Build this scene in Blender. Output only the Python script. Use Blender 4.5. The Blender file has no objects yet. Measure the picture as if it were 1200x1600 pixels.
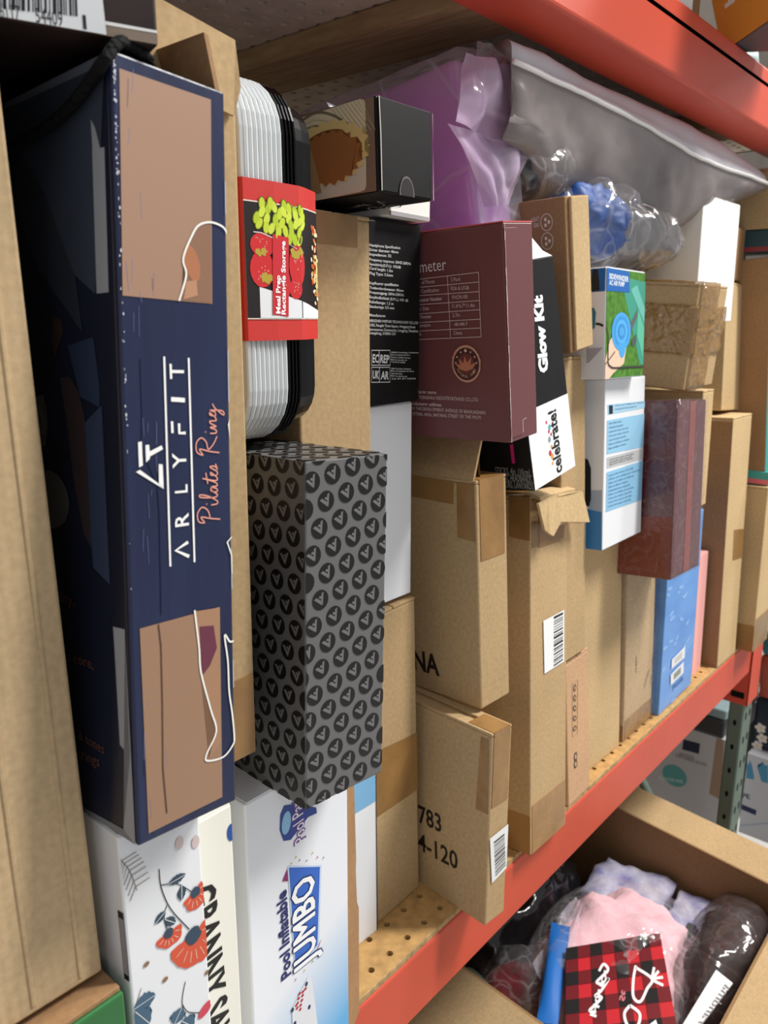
import bpy, bmesh, math, random
from mathutils import Vector, Matrix, noise
random.seed(7)
sc = bpy.context.scene
COL = sc.collection
R = math.radians

# ---------------------------------------------------------------- camera, world, lights, exposure
cd = bpy.data.cameras.new('camera')
cd.sensor_fit = 'VERTICAL'; cd.sensor_height = 36.0; cd.lens = 36.0*1243/1600
cd.clip_start = 0.02
cam = bpy.data.objects.new('camera', cd); COL.objects.link(cam)
cam.location = (0, -.380, .5625); cam.rotation_euler = (R(90-13.6), 0, R(-49.2))
cd.dof.use_dof = True; cd.dof.focus_distance = .55; cd.dof.aperture_fstop = 14.0
sc.camera = cam

w = bpy.data.worlds.new('world'); sc.world = w; w.use_nodes = True
w.node_tree.nodes['Background'].inputs[0].default_value = (.95, .97, 1.0, 1)
w.node_tree.nodes['Background'].inputs[1].default_value = .36

def area(name, loc, target, sx, sy, e, col=(1, .97, .92)):
    l = bpy.data.lights.new(name, 'AREA'); l.shape = 'RECTANGLE'; l.size = sx; l.size_y = sy
    l.energy = e; l.color = col
    o = bpy.data.objects.new(name, l); COL.objects.link(o); o.location = loc
    o.rotation_euler = (Vector(target)-Vector(loc)).to_track_quat('-Z', 'Y').to_euler()
    return o
area('aisle_strip_light', (2.15, -1.45, 3.2), (.9, -.1, .2), .35, 1.3, 135)
area('aisle_strip_light', (-1.5, -1.8, 3.4), (0, -.1, .3), .3, 1.3, 10)
area('aisle_strip_light', (4.6, -1.6, 3.4), (2, -.1, .2), .35, 1.3, 80)

sc.view_settings.view_transform = 'Standard'; sc.view_settings.look = 'None'
sc.view_settings.gamma = 1.0; sc.view_settings.use_curve_mapping = False
sc.view_settings.exposure = 0.22

# ---------------------------------------------------------------- materials
def lin(c):
    return tuple(((v/255)/12.92 if v/255 <= .04045 else ((v/255+.055)/1.055)**2.4) for v in c)
M = {}
def mat(name, rgb, rough=.6, spec=.4, ns=0, na=.0, st=(1, 1, 1), bump=0, bs=40, alpha=1, metal=0, trans=0, rgb2=None, coat=0):
    m = bpy.data.materials.new(name); m.use_nodes = True; nt = m.node_tree
    b = nt.nodes['Principled BSDF']
    b.inputs['Roughness'].default_value = rough; b.inputs['Specular IOR Level'].default_value = spec
    b.inputs['Metallic'].default_value = metal; b.inputs['Alpha'].default_value = alpha
    b.inputs['Transmission Weight'].default_value = trans
    b.inputs['Coat Weight'].default_value = coat; b.inputs['Coat Roughness'].default_value = .12
    c = lin(rgb); b.inputs['Base Color'].default_value = (*c, 1)
    tc = nt.nodes.new('ShaderNodeTexCoord'); mp = nt.nodes.new('ShaderNodeMapping'); mp.inputs['Scale'].default_value = st
    nt.links.new(tc.outputs['Object'], mp.inputs['Vector'])
    if ns:
        n = nt.nodes.new('ShaderNodeTexNoise'); n.inputs['Scale'].default_value = ns; n.inputs['Detail'].default_value = 5
        nt.links.new(mp.outputs[0], n.inputs['Vector'])
        mx = nt.nodes.new('ShaderNodeMix'); mx.data_type = 'RGBA'
        c2 = lin(rgb2) if rgb2 else tuple(v*(1-na) for v in c)
        c1 = c if rgb2 else tuple(min(1, v*(1+na)) for v in c)
        mx.inputs[6].default_value = (*c1, 1); mx.inputs[7].default_value = (*c2, 1)
        rp = nt.nodes.new('ShaderNodeMapRange'); rp.inputs[1].default_value = .3; rp.inputs[2].default_value = .7
        nt.links.new(n.outputs[0], rp.inputs[0]); nt.links.new(rp.outputs[0], mx.inputs[0])
        nt.links.new(mx.outputs[2], b.inputs['Base Color'])
    if bump:
        n2 = nt.nodes.new('ShaderNodeTexNoise'); n2.inputs['Scale'].default_value = bs; n2.inputs['Detail'].default_value = 3
        nt.links.new(mp.outputs[0], n2.inputs['Vector'])
        bp = nt.nodes.new('ShaderNodeBump'); bp.inputs['Strength'].default_value = bump; bp.inputs['Distance'].default_value = .004
        nt.links.new(n2.outputs[0], bp.inputs['Height']); nt.links.new(bp.outputs[0], b.inputs['Normal'])
    M[name] = m
    return m
def kraft(name, rgb, flute=0.0):
    m = mat(name, rgb, .78, .25, ns=260, na=.10)
    nt = m.node_tree; b = nt.nodes['Principled BSDF']
    tc = [n for n in nt.nodes if n.type == 'TEX_COORD'][0]
    mx = [n for n in nt.nodes if n.type == 'MIX'][0]
    big = nt.nodes.new('ShaderNodeTexNoise'); big.inputs['Scale'].default_value = 9; big.inputs['Detail'].default_value = 6
    nt.links.new(tc.outputs['Object'], big.inputs['Vector'])
    mr = nt.nodes.new('ShaderNodeMapRange'); mr.inputs[1].default_value = .3; mr.inputs[2].default_value = .75
    mr.inputs[3].default_value = .90; mr.inputs[4].default_value = 1.08
    nt.links.new(big.outputs[0], mr.inputs[0])
    ml = nt.nodes.new('ShaderNodeMix'); ml.data_type = 'RGBA'; ml.blend_type = 'MULTIPLY'; ml.inputs[0].default_value = 1
    nt.links.new(mx.outputs[2], ml.inputs[6]); nt.links.new(mr.outputs[0], ml.inputs[7])
    nt.links.new(ml.outputs[2], b.inputs['Base Color'])
    wv = nt.nodes.new('ShaderNodeTexWave'); wv.inputs['Scale'].default_value = 60; wv.inputs['Distortion'].default_value = .6
    nt.links.new(tc.outputs['Object'], wv.inputs['Vector'])
    n2 = nt.nodes.new('ShaderNodeTexNoise'); n2.inputs['Scale'].default_value = 14; n2.inputs['Detail'].default_value = 4
    nt.links.new(tc.outputs['Object'], n2.inputs['Vector'])
    ad = nt.nodes.new('ShaderNodeMath'); ad.operation = 'MULTIPLY_ADD'; ad.inputs[1].default_value = .02+flute
    nt.links.new(wv.outputs[0], ad.inputs[0]); nt.links.new(n2.outputs[0], ad.inputs[2])
    bp = nt.nodes.new('ShaderNodeBump'); bp.inputs['Strength'].default_value = .35; bp.inputs['Distance'].default_value = .004
    nt.links.new(ad.outputs[0], bp.inputs['Height']); nt.links.new(bp.outputs[0], b.inputs['Normal'])
kraft('kraft', (186, 157, 116))
kraft('kraft_light', (202, 173, 129))
kraft('kraft_tan', (196, 169, 131), .05)
kraft('kraft_pink', (203, 163, 126))
kraft('kraft_brown', (160, 124, 88))
kraft('kraft_inside_shade', (146, 114, 78))  # kraft darkened to carry the shade inside open cartons
mat('tape', (150, 112, 66), .28, .5, ns=30, na=.15, bump=.25, bs=60)
mat('beam_red', (206, 80, 57), .42, .4, ns=7, na=.06, st=(1, 1, 1), bump=.15, bs=30)
mat('post_green', (100, 116, 104), .5, .4, ns=12, na=.12)
mat('hole_dark', (22, 22, 22), .9, .1)
mat('hardboard', (186, 146, 92), .7, .3, ns=90, na=.22)
mat('hardboard_edge', (176, 146, 104), .85, .2, ns=160, na=.3)
mat('hardboard_under', (236, 224, 208), .8, .2, ns=40, na=.12)
mat('light_block', (70, 55, 40), .9, .1)
mat('timber', (206, 180, 140), .65, .3, ns=14, st=(18, 1.2, 6), rgb2=(168, 138, 100))
mat('concrete', (205, 203, 198), .8, .3, ns=6, na=.15)
mat('back_grey', (92, 86, 80), .9, .2, ns=6, na=.1)
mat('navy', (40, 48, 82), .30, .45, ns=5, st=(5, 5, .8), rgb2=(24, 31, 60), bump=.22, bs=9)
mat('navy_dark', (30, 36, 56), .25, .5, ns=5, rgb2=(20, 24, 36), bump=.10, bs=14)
mat('white_card', (236, 238, 242), .42, .4, bump=.08, bs=16)
mat('white_sheet', (244, 243, 238), .55, .3)
mat('cream_card', (240, 238, 226), .5, .3)
mat('grey_card', (172, 170, 172), .55, .3)
mat('black_card', (20, 19, 20), .48, .22, ns=60, na=.2, bump=.06, bs=20)
mat('dark_brown_card', (46, 34, 32), .5, .3, ns=30, na=.4)
mat('maroon', (112, 66, 68), .42, .4, bump=.06, bs=14)
mat('maroon_glossy', (92, 38, 40), .18, .6, ns=9, na=.12, bump=.2, bs=26)
mat('pattern_grey', (104, 103, 103), .40, .4, bump=.06, bs=16)
mat('green_card', (46, 110, 58), .4, .4, bump=.1, bs=10)
mat('blue_print', (112, 168, 232), .3, .5, ns=9, st=(1, 1, 2.4), rgb2=(84, 140, 216))
mat('pink_card', (244, 178, 172), .5, .3)
mat('lid_white', (228, 233, 236), .25, .5, trans=.12)
mat('black_plastic', (8, 8, 9), .22, .22)
mat('rope', (14, 14, 15), .8, .2, bump=1, bs=260)
mat('purple', (240, 160, 255), .5, .4, ns=8, rgb2=(222, 130, 248), bump=.35, bs=24)
mat('pillow_grey', (146, 137, 137), .30, .5, ns=5, st=(1, 1, 1.8), rgb2=(112, 104, 103), bump=1.0, bs=9)
mat('pillow_white', (222, 224, 230), .32, .5, ns=8, rgb2=(204, 208, 216), bump=.4, bs=16)
mat('piping', (245, 245, 246), .4, .4)
mat('blue_cloth', (34, 78, 150), .5, .4, ns=14, na=.35, bump=.8, bs=30)
mat('pink_fleece', (238, 190, 198), .8, .2, ns=20, na=.08, bump=.8, bs=34)
mat('plaid_black', (18, 15, 15), .6, .3)
mat('lavender', (205, 203, 216), .6, .3, ns=34, rgb2=(120, 118, 170), bump=.3, bs=30)
mat('dark_cloth', (58, 46, 44), .55, .4, ns=10, na=.3, bump=.6, bs=20)
mat('red_cloth', (110, 22, 30), .5, .4, ns=10, na=.4, bump=.6, bs=24)
mat('black_film', (30, 30, 32), .12, .6, bump=.7, bs=22)
mat('grass_print', (92, 150, 48), .5, .3, ns=150, rgb2=(50, 100, 26))
mat('teal', (70, 168, 160), .4, .4)
mat('grad_jumbo', (238, 240, 246), .42, .4)
b_ = M['purple'].node_tree.nodes['Principled BSDF']                      # light bleeds through the foam
b_.inputs['Subsurface Weight'].default_value = .7; b_.inputs['Subsurface Radius'].default_value = (1.0, .65, 1.0); b_.inputs['Subsurface Scale'].default_value = .09
def grad(name, lo, hi, z0, z1):                       # printed colour gradient of the carton artwork
    m = M[name]; nt = m.node_tree; b = nt.nodes['Principled BSDF']
    tc = [n for n in nt.nodes if n.type == 'TEX_COORD'][0]
    sp = nt.nodes.new('ShaderNodeSeparateXYZ'); nt.links.new(tc.outputs['Object'], sp.inputs[0])
    ad = nt.nodes.new('ShaderNodeMath'); ad.operation = 'MULTIPLY_ADD'; ad.inputs[1].default_value = -.55
    nt.links.new(sp.outputs[0], ad.inputs[0]); nt.links.new(sp.outputs[2], ad.inputs[2])
    mr = nt.nodes.new('ShaderNodeMapRange'); mr.inputs[1].default_value = z0; mr.inputs[2].default_value = z1
    nt.links.new(ad.outputs[0], mr.inputs[0])
    mx = nt.nodes.new('ShaderNodeMix'); mx.data_type = 'RGBA'
    mx.inputs[6].default_value = (*lin(lo), 1); mx.inputs[7].default_value = (*lin(hi), 1)
    nt.links.new(mr.outputs[0], mx.inputs[0]); nt.links.new(mx.outputs[2], b.inputs['Base Color'])
grad('grad_jumbo', (96, 178, 232), (236, 239, 246), -.02, .085)
def film(name, tint, base, edge, rough=.10, bump=.8, bs=24, gloss=.05, crease=.30):
    """thin clear plastic: mostly see-through, brighter and glossier where it is seen edge-on or creased"""
    m = bpy.data.materials.new(name); m.use_nodes = True; nt = m.node_tree
    b = nt.nodes['Principled BSDF']; out = nt.nodes['Material Output']
    b.inputs['Base Color'].default_value = (*lin(tint), 1); b.inputs['Roughness'].default_value = rough
    b.inputs['Specular IOR Level'].default_value = .6
    tc = nt.nodes.new('ShaderNodeTexCoord'); n2 = nt.nodes.new('ShaderNodeTexNoise')
    n2.inputs['Scale'].default_value = bs; n2.inputs['Detail'].default_value = 2; n2.inputs['Distortion'].default_value = 1.2
    nt.links.new(tc.outputs['Object'], n2.inputs['Vector'])
    bp = nt.nodes.new('ShaderNodeBump'); bp.inputs['Strength'].default_value = bump; bp.inputs['Distance'].default_value = .006
    nt.links.new(n2.outputs[0], bp.inputs['Height']); nt.links.new(bp.outputs[0], b.inputs['Normal'])
    lw = nt.nodes.new('ShaderNodeLayerWeight'); lw.inputs[0].default_value = .25; nt.links.new(bp.outputs[0], lw.inputs['Normal'])
    mr = nt.nodes.new('ShaderNodeMapRange'); mr.inputs[3].default_value = base; mr.inputs[4].default_value = edge
    nt.links.new(lw.outputs['Facing'], mr.inputs[0])
    vo = nt.nodes.new('ShaderNodeTexVoronoi'); vo.feature = 'DISTANCE_TO_EDGE'; vo.inputs['Scale'].default_value = bs*1.3
    n3 = nt.nodes.new('ShaderNodeTexNoise'); n3.inputs['Scale'].default_value = bs*.6
    mxv = nt.nodes.new('ShaderNodeMix'); mxv.data_type = 'RGBA'; mxv.inputs[0].default_value = .12
    nt.links.new(tc.outputs['Object'], n3.inputs['Vector']); nt.links.new(tc.outputs['Object'], mxv.inputs[6]); nt.links.new(n3.outputs['Color'], mxv.inputs[7])
    nt.links.new(mxv.outputs[2], vo.inputs['Vector'])
    cr = nt.nodes.new('ShaderNodeMapRange'); cr.inputs[1].default_value = 0; cr.inputs[2].default_value = .06
    cr.inputs[3].default_value = crease; cr.inputs[4].default_value = 0
    nt.links.new(vo.outputs['Distance'], cr.inputs[0])
    b2 = nt.nodes.new('ShaderNodeBump'); b2.inputs['Strength'].default_value = .6; b2.inputs['Distance'].default_value = .005
    nt.links.new(vo.outputs['Distance'], b2.inputs['Height']); nt.links.new(bp.outputs[0], b2.inputs['Normal']); nt.links.new(b2.outputs[0], b.inputs['Normal'])
    sm = nt.nodes.new('ShaderNodeMath'); sm.operation = 'ADD'; sm.use_clamp = True
    nt.links.new(mr.outputs[0], sm.inputs[0]); nt.links.new(cr.outputs[0], sm.inputs[1])
    bp = b2; mr = sm
    gl = nt.nodes.new('ShaderNodeBsdfGlossy'); gl.inputs['Roughness'].default_value = rough; nt.links.new(bp.outputs[0], gl.inputs['Normal'])
    tr = nt.nodes.new('ShaderNodeBsdfTransparent')
    m1 = nt.nodes.new('ShaderNodeMixShader'); m2 = nt.nodes.new('ShaderNodeMixShader')
    nt.links.new(mr.outputs[0], m1.inputs[0]); nt.links.new(tr.outputs[0], m1.inputs[1]); nt.links.new(b.outputs[0], m1.inputs[2])
    m2.inputs[0].default_value = gloss
    nt.links.new(m1.outputs[0], m2.inputs[1]); nt.links.new(gl.outputs[0], m2.inputs[2]); nt.links.new(m2.outputs[0], out.inputs['Surface'])
    M[name] = m
film('film', (215, 215, 218), .03, .22, .10, .8, 20, .04, .2)
film('film_thin', (190, 170, 172), .0, .12, .08, .5, 30, .035, .12)
film('film_haze', (240, 232, 246), .16, .50, .14, .5, 10, .05, .2)
film('film_white', (238, 232, 242), .16, .62, .14, .5, 14)
film('film_lilac', (240, 214, 246), .34, .80, .16, .35, 9, .05, .25)
film('film_grey', (128, 124, 124), .78, .95, .16, .9, 12, .06, .15)
film('film_brown', (92, 80, 78), .30, .75, .12, .8, 20)
film('tape_clear', (172, 128, 58), .5, .72, .13, 1.0, 34, .06, .12)
def ink(c):
    if c in M: return c
    rgb = tuple(int(c[i:i+2], 16) for i in (1, 3, 5))
    mat(c, rgb, .42, .35)
    return c

# ---------------------------------------------------------------- geometry helpers
def link(name, me, mats, parent=None, smooth=False):
    for m in mats: me.materials.append(M[ink(m)])
    if smooth:
        for p in me.polygons: p.use_smooth = True
    o = bpy.data.objects.new(name, me); COL.objects.link(o)
    if parent is not None: o.parent = parent
    return o
def obj(name, bm, mats, parent=None, smooth=False):
    if isinstance(mats, str): mats = [mats]
    me = bpy.data.meshes.new(name); bmesh.ops.recalc_face_normals(bm, faces=bm.faces[:]); bm.to_mesh(me); bm.free()
    return link(name, me, mats, parent, smooth)
def tag(o, label=None, cat=None, group=None, kind=None):
    if label: o['label'] = label
    if cat: o['category'] = cat
    if group: o['group'] = group
    if kind: o['kind'] = kind
    return o
def root(name, P, label, cat, group=None):
    o = bpy.data.objects.new(name, None); COL.objects.link(o); o.empty_display_size = .02
    o.location = P[:3]
    if len(P) > 6: o.rotation_euler = (R(P[7]), R(P[8]), R(P[6]))
    return tag(o, label, cat, group)
def addbox(bm, x0, x1, y0, y1, z0, z1, bev=0, seg=2, mi=0):
    vs = [bm.verts.new((x, y, z)) for x in (x0, x1) for y in (y0, y1) for z in (z0, z1)]
    F = [(0, 1, 3, 2), (4, 6, 7, 5), (0, 4, 5, 1), (2, 3, 7, 6), (0, 2, 6, 4), (1, 5, 7, 3)]
    fs = [bm.faces.new([vs[i] for i in f]) for f in F]
    for f in fs: f.material_index = mi
    if bev:
        es = list({e for f in fs for e in f.edges})
        r = bmesh.ops.bevel(bm, geom=es, offset=bev, segments=seg, profile=.5, affect='EDGES')
        for f in r['faces']: f.material_index = mi
    return vs
def box(name, parent, x0, x1, y0, y1, z0, z1, m, bev=.001):
    bm = bmesh.new(); addbox(bm, x0, x1, y0, y1, z0, z1, bev); return obj(name, bm, m, parent)
def slab(name, parent, pts, th, m, smooth=False):
    """flat panel of any outline given by 3D points, thickened by the vector th"""
    bm = bmesh.new(); th = Vector(th)
    a = [bm.verts.new(p) for p in pts]; b = [bm.verts.new(Vector(p)+th) for p in pts]
    bm.faces.new(a); bm.faces.new(b[::-1]); n = len(pts)
    for i in range(n): bm.faces.new((a[i], a[(i+1) % n], b[(i+1) % n], b[i]))
    bmesh.ops.triangulate(bm, faces=[f for f in bm.faces if len(f.verts) > 4])
    return obj(name, bm, m, parent, smooth)
def smooth_path(pts, n=6, closed=False):
    P = [Vector(p) for p in pts]; out = []
    N = len(P)
    rng = range(N if closed else N-1)
    for i in rng:
        p1, p2 = P[i], P[(i+1) % N]
        p0 = P[i-1] if (i > 0 or closed) else p1
        p3 = P[(i+2) % N] if (i+2 < N or closed) else p2
        for k in range(n):
            t = k/n
            out.append(.5*((2*p1)+(p2-p0)*t+(2*p0-5*p1+4*p2-p3)*t*t+(3*p1-p0-3*p2+p3)*t**3))
    if not closed: out.append(P[-1])
    return out
def tube(name, parent, pts, r, m, sides=8):
    bm = bmesh.new(); rings = []
    P = [Vector(p) for p in pts]
    for i, p in enumerate(P):
        d = (P[min(i+1, len(P)-1)]-P[max(i-1, 0)]).normalized()
        a = d.cross(Vector((0, 0, 1)));  a = a.normalized() if a.length > 1e-4 else Vector((1, 0, 0))
        b = d.cross(a)
        rings.append([bm.verts.new(p+r*(math.cos(t)*a+math.sin(t)*b)) for t in [2*math.pi*k/sides for k in range(sides)]])
    for i in range(len(rings)-1):
        for k in range(sides): bm.faces.new((rings[i][k], rings[i][(k+1) % sides], rings[i+1][(k+1) % sides], rings[i+1][k]))
    bm.faces.new(rings[0]); bm.faces.new(rings[-1][::-1])
    return obj(name, bm, m, parent, True)
def crumple(bm, amp, freq, seed, ridged=False):
    bm.normal_update()
    for v in bm.verts:
        p = v.co*freq+Vector((seed, seed*1.7, -seed))
        n = noise.fractal(p, 1.0, 2.0, 4)
        if ridged: n = 1-2*abs(noise.noise(p))+.4*noise.noise(p*2.3)
        v.co += v.normal*amp*n
def blob(name, parent, c, rad, m, amp=.01, freq=14, seed=1, sub=4, ridged=False, sq=1.0, flat=None, smooth=True):
    bm = bmesh.new(); bmesh.ops.create_icosphere(bm, subdivisions=sub, radius=1)
    for v in bm.verts:
        p = v.co
        if sq != 1: p = Vector([math.copysign(abs(q)**sq, q) for q in p])
        v.co = Vector((p.x*rad[0], p.y*rad[1], p.z*rad[2]))
    crumple(bm, amp, freq, seed, ridged)
    for v in bm.verts:
        v.co += Vector(c)
        if flat is not None and v.co.z < flat: v.co.z = flat+.02*(v.co.z-flat)
    return obj(name, bm, m, parent, smooth)

_tx = {}
def text_geo(s, bold):
    k = (s, bold)
    if k not in _tx:
        cu = bpy.data.curves.new('t', 'FONT'); cu.body = s; cu.size = 1; cu.resolution_u = 2; cu.offset = bold
        o = bpy.data.objects.new('t', cu); COL.objects.link(o)
        dg = bpy.context.evaluated_depsgraph_get()
        me = bpy.data.meshes.new_from_object(o.evaluated_get(dg))
        _tx[k] = ([tuple(v.co[:2]) for v in me.vertices], [tuple(p.vertices) for p in me.polygons])
        bpy.data.objects.remove(o); bpy.data.meshes.remove(me); bpy.data.curves.remove(cu)
    return _tx[k]
class Art:
    """flat print lying on the faces of one box (or on any surface given as a function)"""
    def __init__(s, parent, w=0, d=0, h=0, off=.00018):
        s.p = parent; s.j = 0; s.b = {}; s.off = off
        s.fr = {'front': ((0, 0, 0), (1, 0, 0), (0, 0, 1)), 'left': ((0, d, 0), (0, -1, 0), (0, 0, 1)),
                'bottom': ((0, d, 0), (1, 0, 0), (0, -1, 0)), 'top': ((0, 0, h), (1, 0, 0), (0, 1, 0)),
                'right': ((w, 0, 0), (0, 1, 0), (0, 0, 1))}
        s.clip = {'front': (w, h), 'left': (d, h), 'bottom': (w, d), 'top': (w, d), 'right': (d, h)} if w else {}
    def use(s, f):                                      # each face of the box carries its own print
        k = f if isinstance(f, str) else 'free'
        if k not in s.b: s.b[k] = (bmesh.new(), [])
        s.bm, s.m = s.b[k]
    def mi(s, m):
        m = ink(m)
        if m not in s.m: s.m.append(m)
        return s.m.index(m)
    def to3(s, f, p, lay):
        o = s.off+.00011*lay+s.j*2.5e-7
        if callable(f): return f(p[0], p[1], o)
        O, U, V = [Vector(q) for q in s.fr[f]]
        if f in s.clip: p = (min(max(p[0], .0004), s.clip[f][0]-.0004), min(max(p[1], .0004), s.clip[f][1]-.0004))
        return O+U*p[0]+V*p[1]+U.cross(V)*o
    def poly(s, f, pts, m, lay=1):
        s.j = (s.j+1) % 400; s.use(f)
        vs = [s.bm.verts.new(s.to3(f, p, lay)) for p in pts]
        fc = s.bm.faces.new(vs); fc.material_index = s.mi(m)
        if len(vs) > 4: bmesh.ops.triangulate(s.bm, faces=[fc])
    def line(s, f, pts, wd, m, lay=1, closed=False, sm=0):
        P = [Vector((p[0], p[1])) for p in pts]
        if sm: P = [Vector(p[:2]) for p in smooth_path([(p[0], p[1], 0) for p in P], sm, closed)]
        s.j = (s.j+1) % 400; s.use(f)
        n = len(P); L = []; Rr = []
        for i in range(n):
            a = P[i-1] if (i > 0 or closed) else P[i]; b = P[(i+1) % n] if (i < n-1 or closed) else P[i]
            t = (b-a); t = t.normalized() if t.length > 1e-9 else Vector((1, 0))
            q = Vector((-t.y, t.x))*wd/2
            L.append(s.bm.verts.new(s.to3(f, P[i]+q, lay))); Rr.append(s.bm.verts.new(s.to3(f, P[i]-q, lay)))
        k = s.mi(m)
        for i in range(n if closed else n-1):
            j = (i+1) % n
            s.bm.faces.new((L[i], Rr[i], Rr[j], L[j])).material_index = k
    def ell(s, f, c, rx, ry, m, lay=1, rot=0, n=18, wob=0):
        cr, sr = math.cos(R(rot)), math.sin(R(rot)); pts = []
        for i in range(n):
            a = 2*math.pi*i/n; k = 1+(wob*random.uniform(-1, 1) if wob else 0)
            x, y = rx*k*math.cos(a), ry*k*math.sin(a); pts.append((c[0]+x*cr-y*sr, c[1]+x*sr+y*cr))
        s.poly(f, pts, m, lay)
    def text(s, f, t, p0, p1, cap, m, lay=1, bold=0.0, fit=True):
        V, F = text_geo(t, bold)
        s.j = (s.j+1) % 400; s.use(f)
        if not V: return
        x0 = min(v[0] for v in V); x1 = max(v[0] for v in V)
        d = Vector((p1[0]-p0[0], p1[1]-p0[1])); L = d.length; d.normalize(); q = Vector((-d.y, d.x))
        sy = cap/.69; sx = L/(x1-x0) if fit else sy
        vs = [s.bm.verts.new(s.to3(f, Vector(p0[:2])+d*((x-x0)*sx)+q*(y*sy), lay)) for x, y in V]
        k = s.mi(m)
        for g in F:
            try: s.bm.faces.new([vs[i] for i in g]).material_index = k
            except ValueError: pass
    def barcode(s, f, quad, m='#16161a', n=26, lay=2):
        """bars filling a quad a-b (along) and a-d (bar direction)"""
        a, b, c, d = [Vector(q[:2]) for q in quad]; t = 0.0; random.seed(n)
        while t < .985:
            wd = random.choice((.4, .4, .8, 1.2))/n; e = min(1, t+wd)
            s.poly(f, [a.lerp(b, t), a.lerp(b, e), d.lerp(c, e), d.lerp(c, t)], m, lay); t = e+random.choice((.4, .4, .8))/n
    def build(s, name, label=None, kind=None):
        for bm, m in s.b.values():
            me = bpy.data.meshes.new(name); bm.to_mesh(me); bm.free()
            o = link(name, me, m, s.p)
            if label: o['label'] = label
            if kind: o['kind'] = kind

def carton(name, P, m, label, cat='carton', group='cardboard cartons on the shelf', tape=.05, flaps=True, tape_front=True, bottom_tape=0, th=.003, across=False, gap=.0008, tape_top=None):
    w, d, h = P[3:6]; r = root(name, P, label, cat, group)
    box('carton_body', r, 0, w, 0, d, 0, h-(th if flaps else 0), m, .0016)
    if flaps:
        g = gap
        if across:
            box('top_flap', r, 0, w, 0, d/2-g, h-th, h, m, .0008); box('top_flap', r, 0, w, d/2+g, d, h-th, h, m, .0008)
        else:
            box('top_flap', r, 0, w/2-g, 0, d, h-th, h, m, .0008); box('top_flap', r, w/2+g, w, 0, d, h-th, h, m, .0008)
    tw = min(.048, w*.8)
    if tape:
        bm = bmesh.new(); x0, x1 = w/2-tw/2, w/2+tw/2
        addbox(bm, x0, x1, -.0005, tape_top or d*.98, h, h+.0005)
        if tape_front: addbox(bm, x0, x1, -.0006, 0, h-tape, h+.0005)
        obj('packing_tape', bm, 'tape', r)
    if bottom_tape:
        bm = bmesh.new(); addbox(bm, w*.04, w*.96, -.0006, 0, 0.0005, bottom_tape); addbox(bm, -.0006, 0, 0, d*.6, 0.0005, bottom_tape*.8)
        obj('packing_tape', bm, 'tape', r)
    return r
def printed(name, P, m, label, cat='box', group=None, flap=True, body='box_body', bev=.0012):
    w, d, h = P[3:6]; r = root(name, P, label, cat, group)
    bm = bmesh.new(); addbox(bm, 0, w, 0, d, 0, h, bev); obj(body, bm, m, r)
    if flap:                                            # tuck flap folded over the top
        bm = bmesh.new(); addbox(bm, w*.02, w*.98, .0006, d*.97, h, h+.0006, 0); obj('closing_flap', bm, m, r)
    return r

# ---------------------------------------------------------------- the setting
def structure(name, x0, x1, y0, y1, z0, z1, m):
    bm = bmesh.new(); addbox(bm, x0, x1, y0, y1, z0, z1); return tag(obj(name, bm, m), kind='structure')
structure('floor', -2.5, 5, -2.5, 1.1, -1.2, -1.15, 'concrete')
structure('wall_back', -2.5, 5, .98, 1.1, -1.15, 3.0, 'back_grey')

def pegboard(name, parent, x0, y0, nx, ny, z, up, m, r=.0033, th=.005, p=.0254):
    """perforated hardboard with real holes, 25.4 mm apart; up = +1 seen from above, -1 seen from below"""
    vs, fs, mi = [], [], []
    for i in range(nx):
        for j in range(ny):
            cx, cy = x0+i*p, y0+j*p; b = len(vs); hp = p/2
            for sx, sy in ((1, 1), (-1, 1), (-1, -1), (1, -1)): vs.append((cx+sx*hp, cy+sy*hp, z))
            for k in range(8):
                a = R(22.5+45*k); vs.append((cx+r*math.cos(a), cy+r*math.sin(a), z))
            for k in range(8):
                a = R(22.5+45*k); vs.append((cx+r*math.cos(a), cy+r*math.sin(a), z-up*th))
            H = [b+4+k for k in range(8)]; Bm = [b+12+k for k in range(8)]
            new = []
            for c in range(4):
                k = 2*c
                new.append((b+c, H[(k+1) % 8], H[k])); new.append((b+c, b+(c+1) % 4, H[(k+2) % 8], H[(k+1) % 8]))
            for f in new: fs.append(f if up > 0 else f[::-1]); mi.append(0)
            for k in range(8):
                f = (H[k], H[(k+1) % 8], Bm[(k+1) % 8], Bm[k]); fs.append(f if up > 0 else f[::-1]); mi.append(0)
            fs.append(tuple(Bm) if up > 0 else tuple(Bm[::-1])); mi.append(1)
    me = bpy.data.meshes.new(name); me.from_pydata(vs, [], fs); me.polygons.foreach_set('material_index', mi)
    return link(name, me, [m, 'hole_dark'], parent)

rack = root('storage_rack', (0, 0, 0), 'red and green steel storage rack with perforated hardboard shelves', 'rack')
def beam(z0, z1, y0, y1, lip):
    bm = bmesh.new(); addbox(bm, -.65, 1.482, y0, y1, z0, z1, .004, 3)
    return obj('shelf_beam', bm, 'beam_red', rack)
beam(-.077, -.0052, 0, .05, .006); beam(-.077, -.0052, .85, .90, .006)
beam(.817, .891, -.001, .060, .006); beam(.817, .891, .85, .91, .006)
beam(-.70, -.626, .012, .06, .006)
pegboard('deck_board', rack, .4662-.0254*11, .0119+.0035, 51, 8, 0.0, 1, 'hardboard')
b = box('deck_edge', rack, -.65, 1.48, .0012, .0027, -.0052, .0, 'hardboard_edge', 0)
box('deck_light_block', rack, -.65, 1.48, .003, .9, -.012, -.0051, 'light_block', 0)  # added dark sheet, stops light leaking through the deck holes
box('deck_board', rack, -.65, .17, .003, .9, -.0051, -.0001, 'hardboard', 0)
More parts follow.
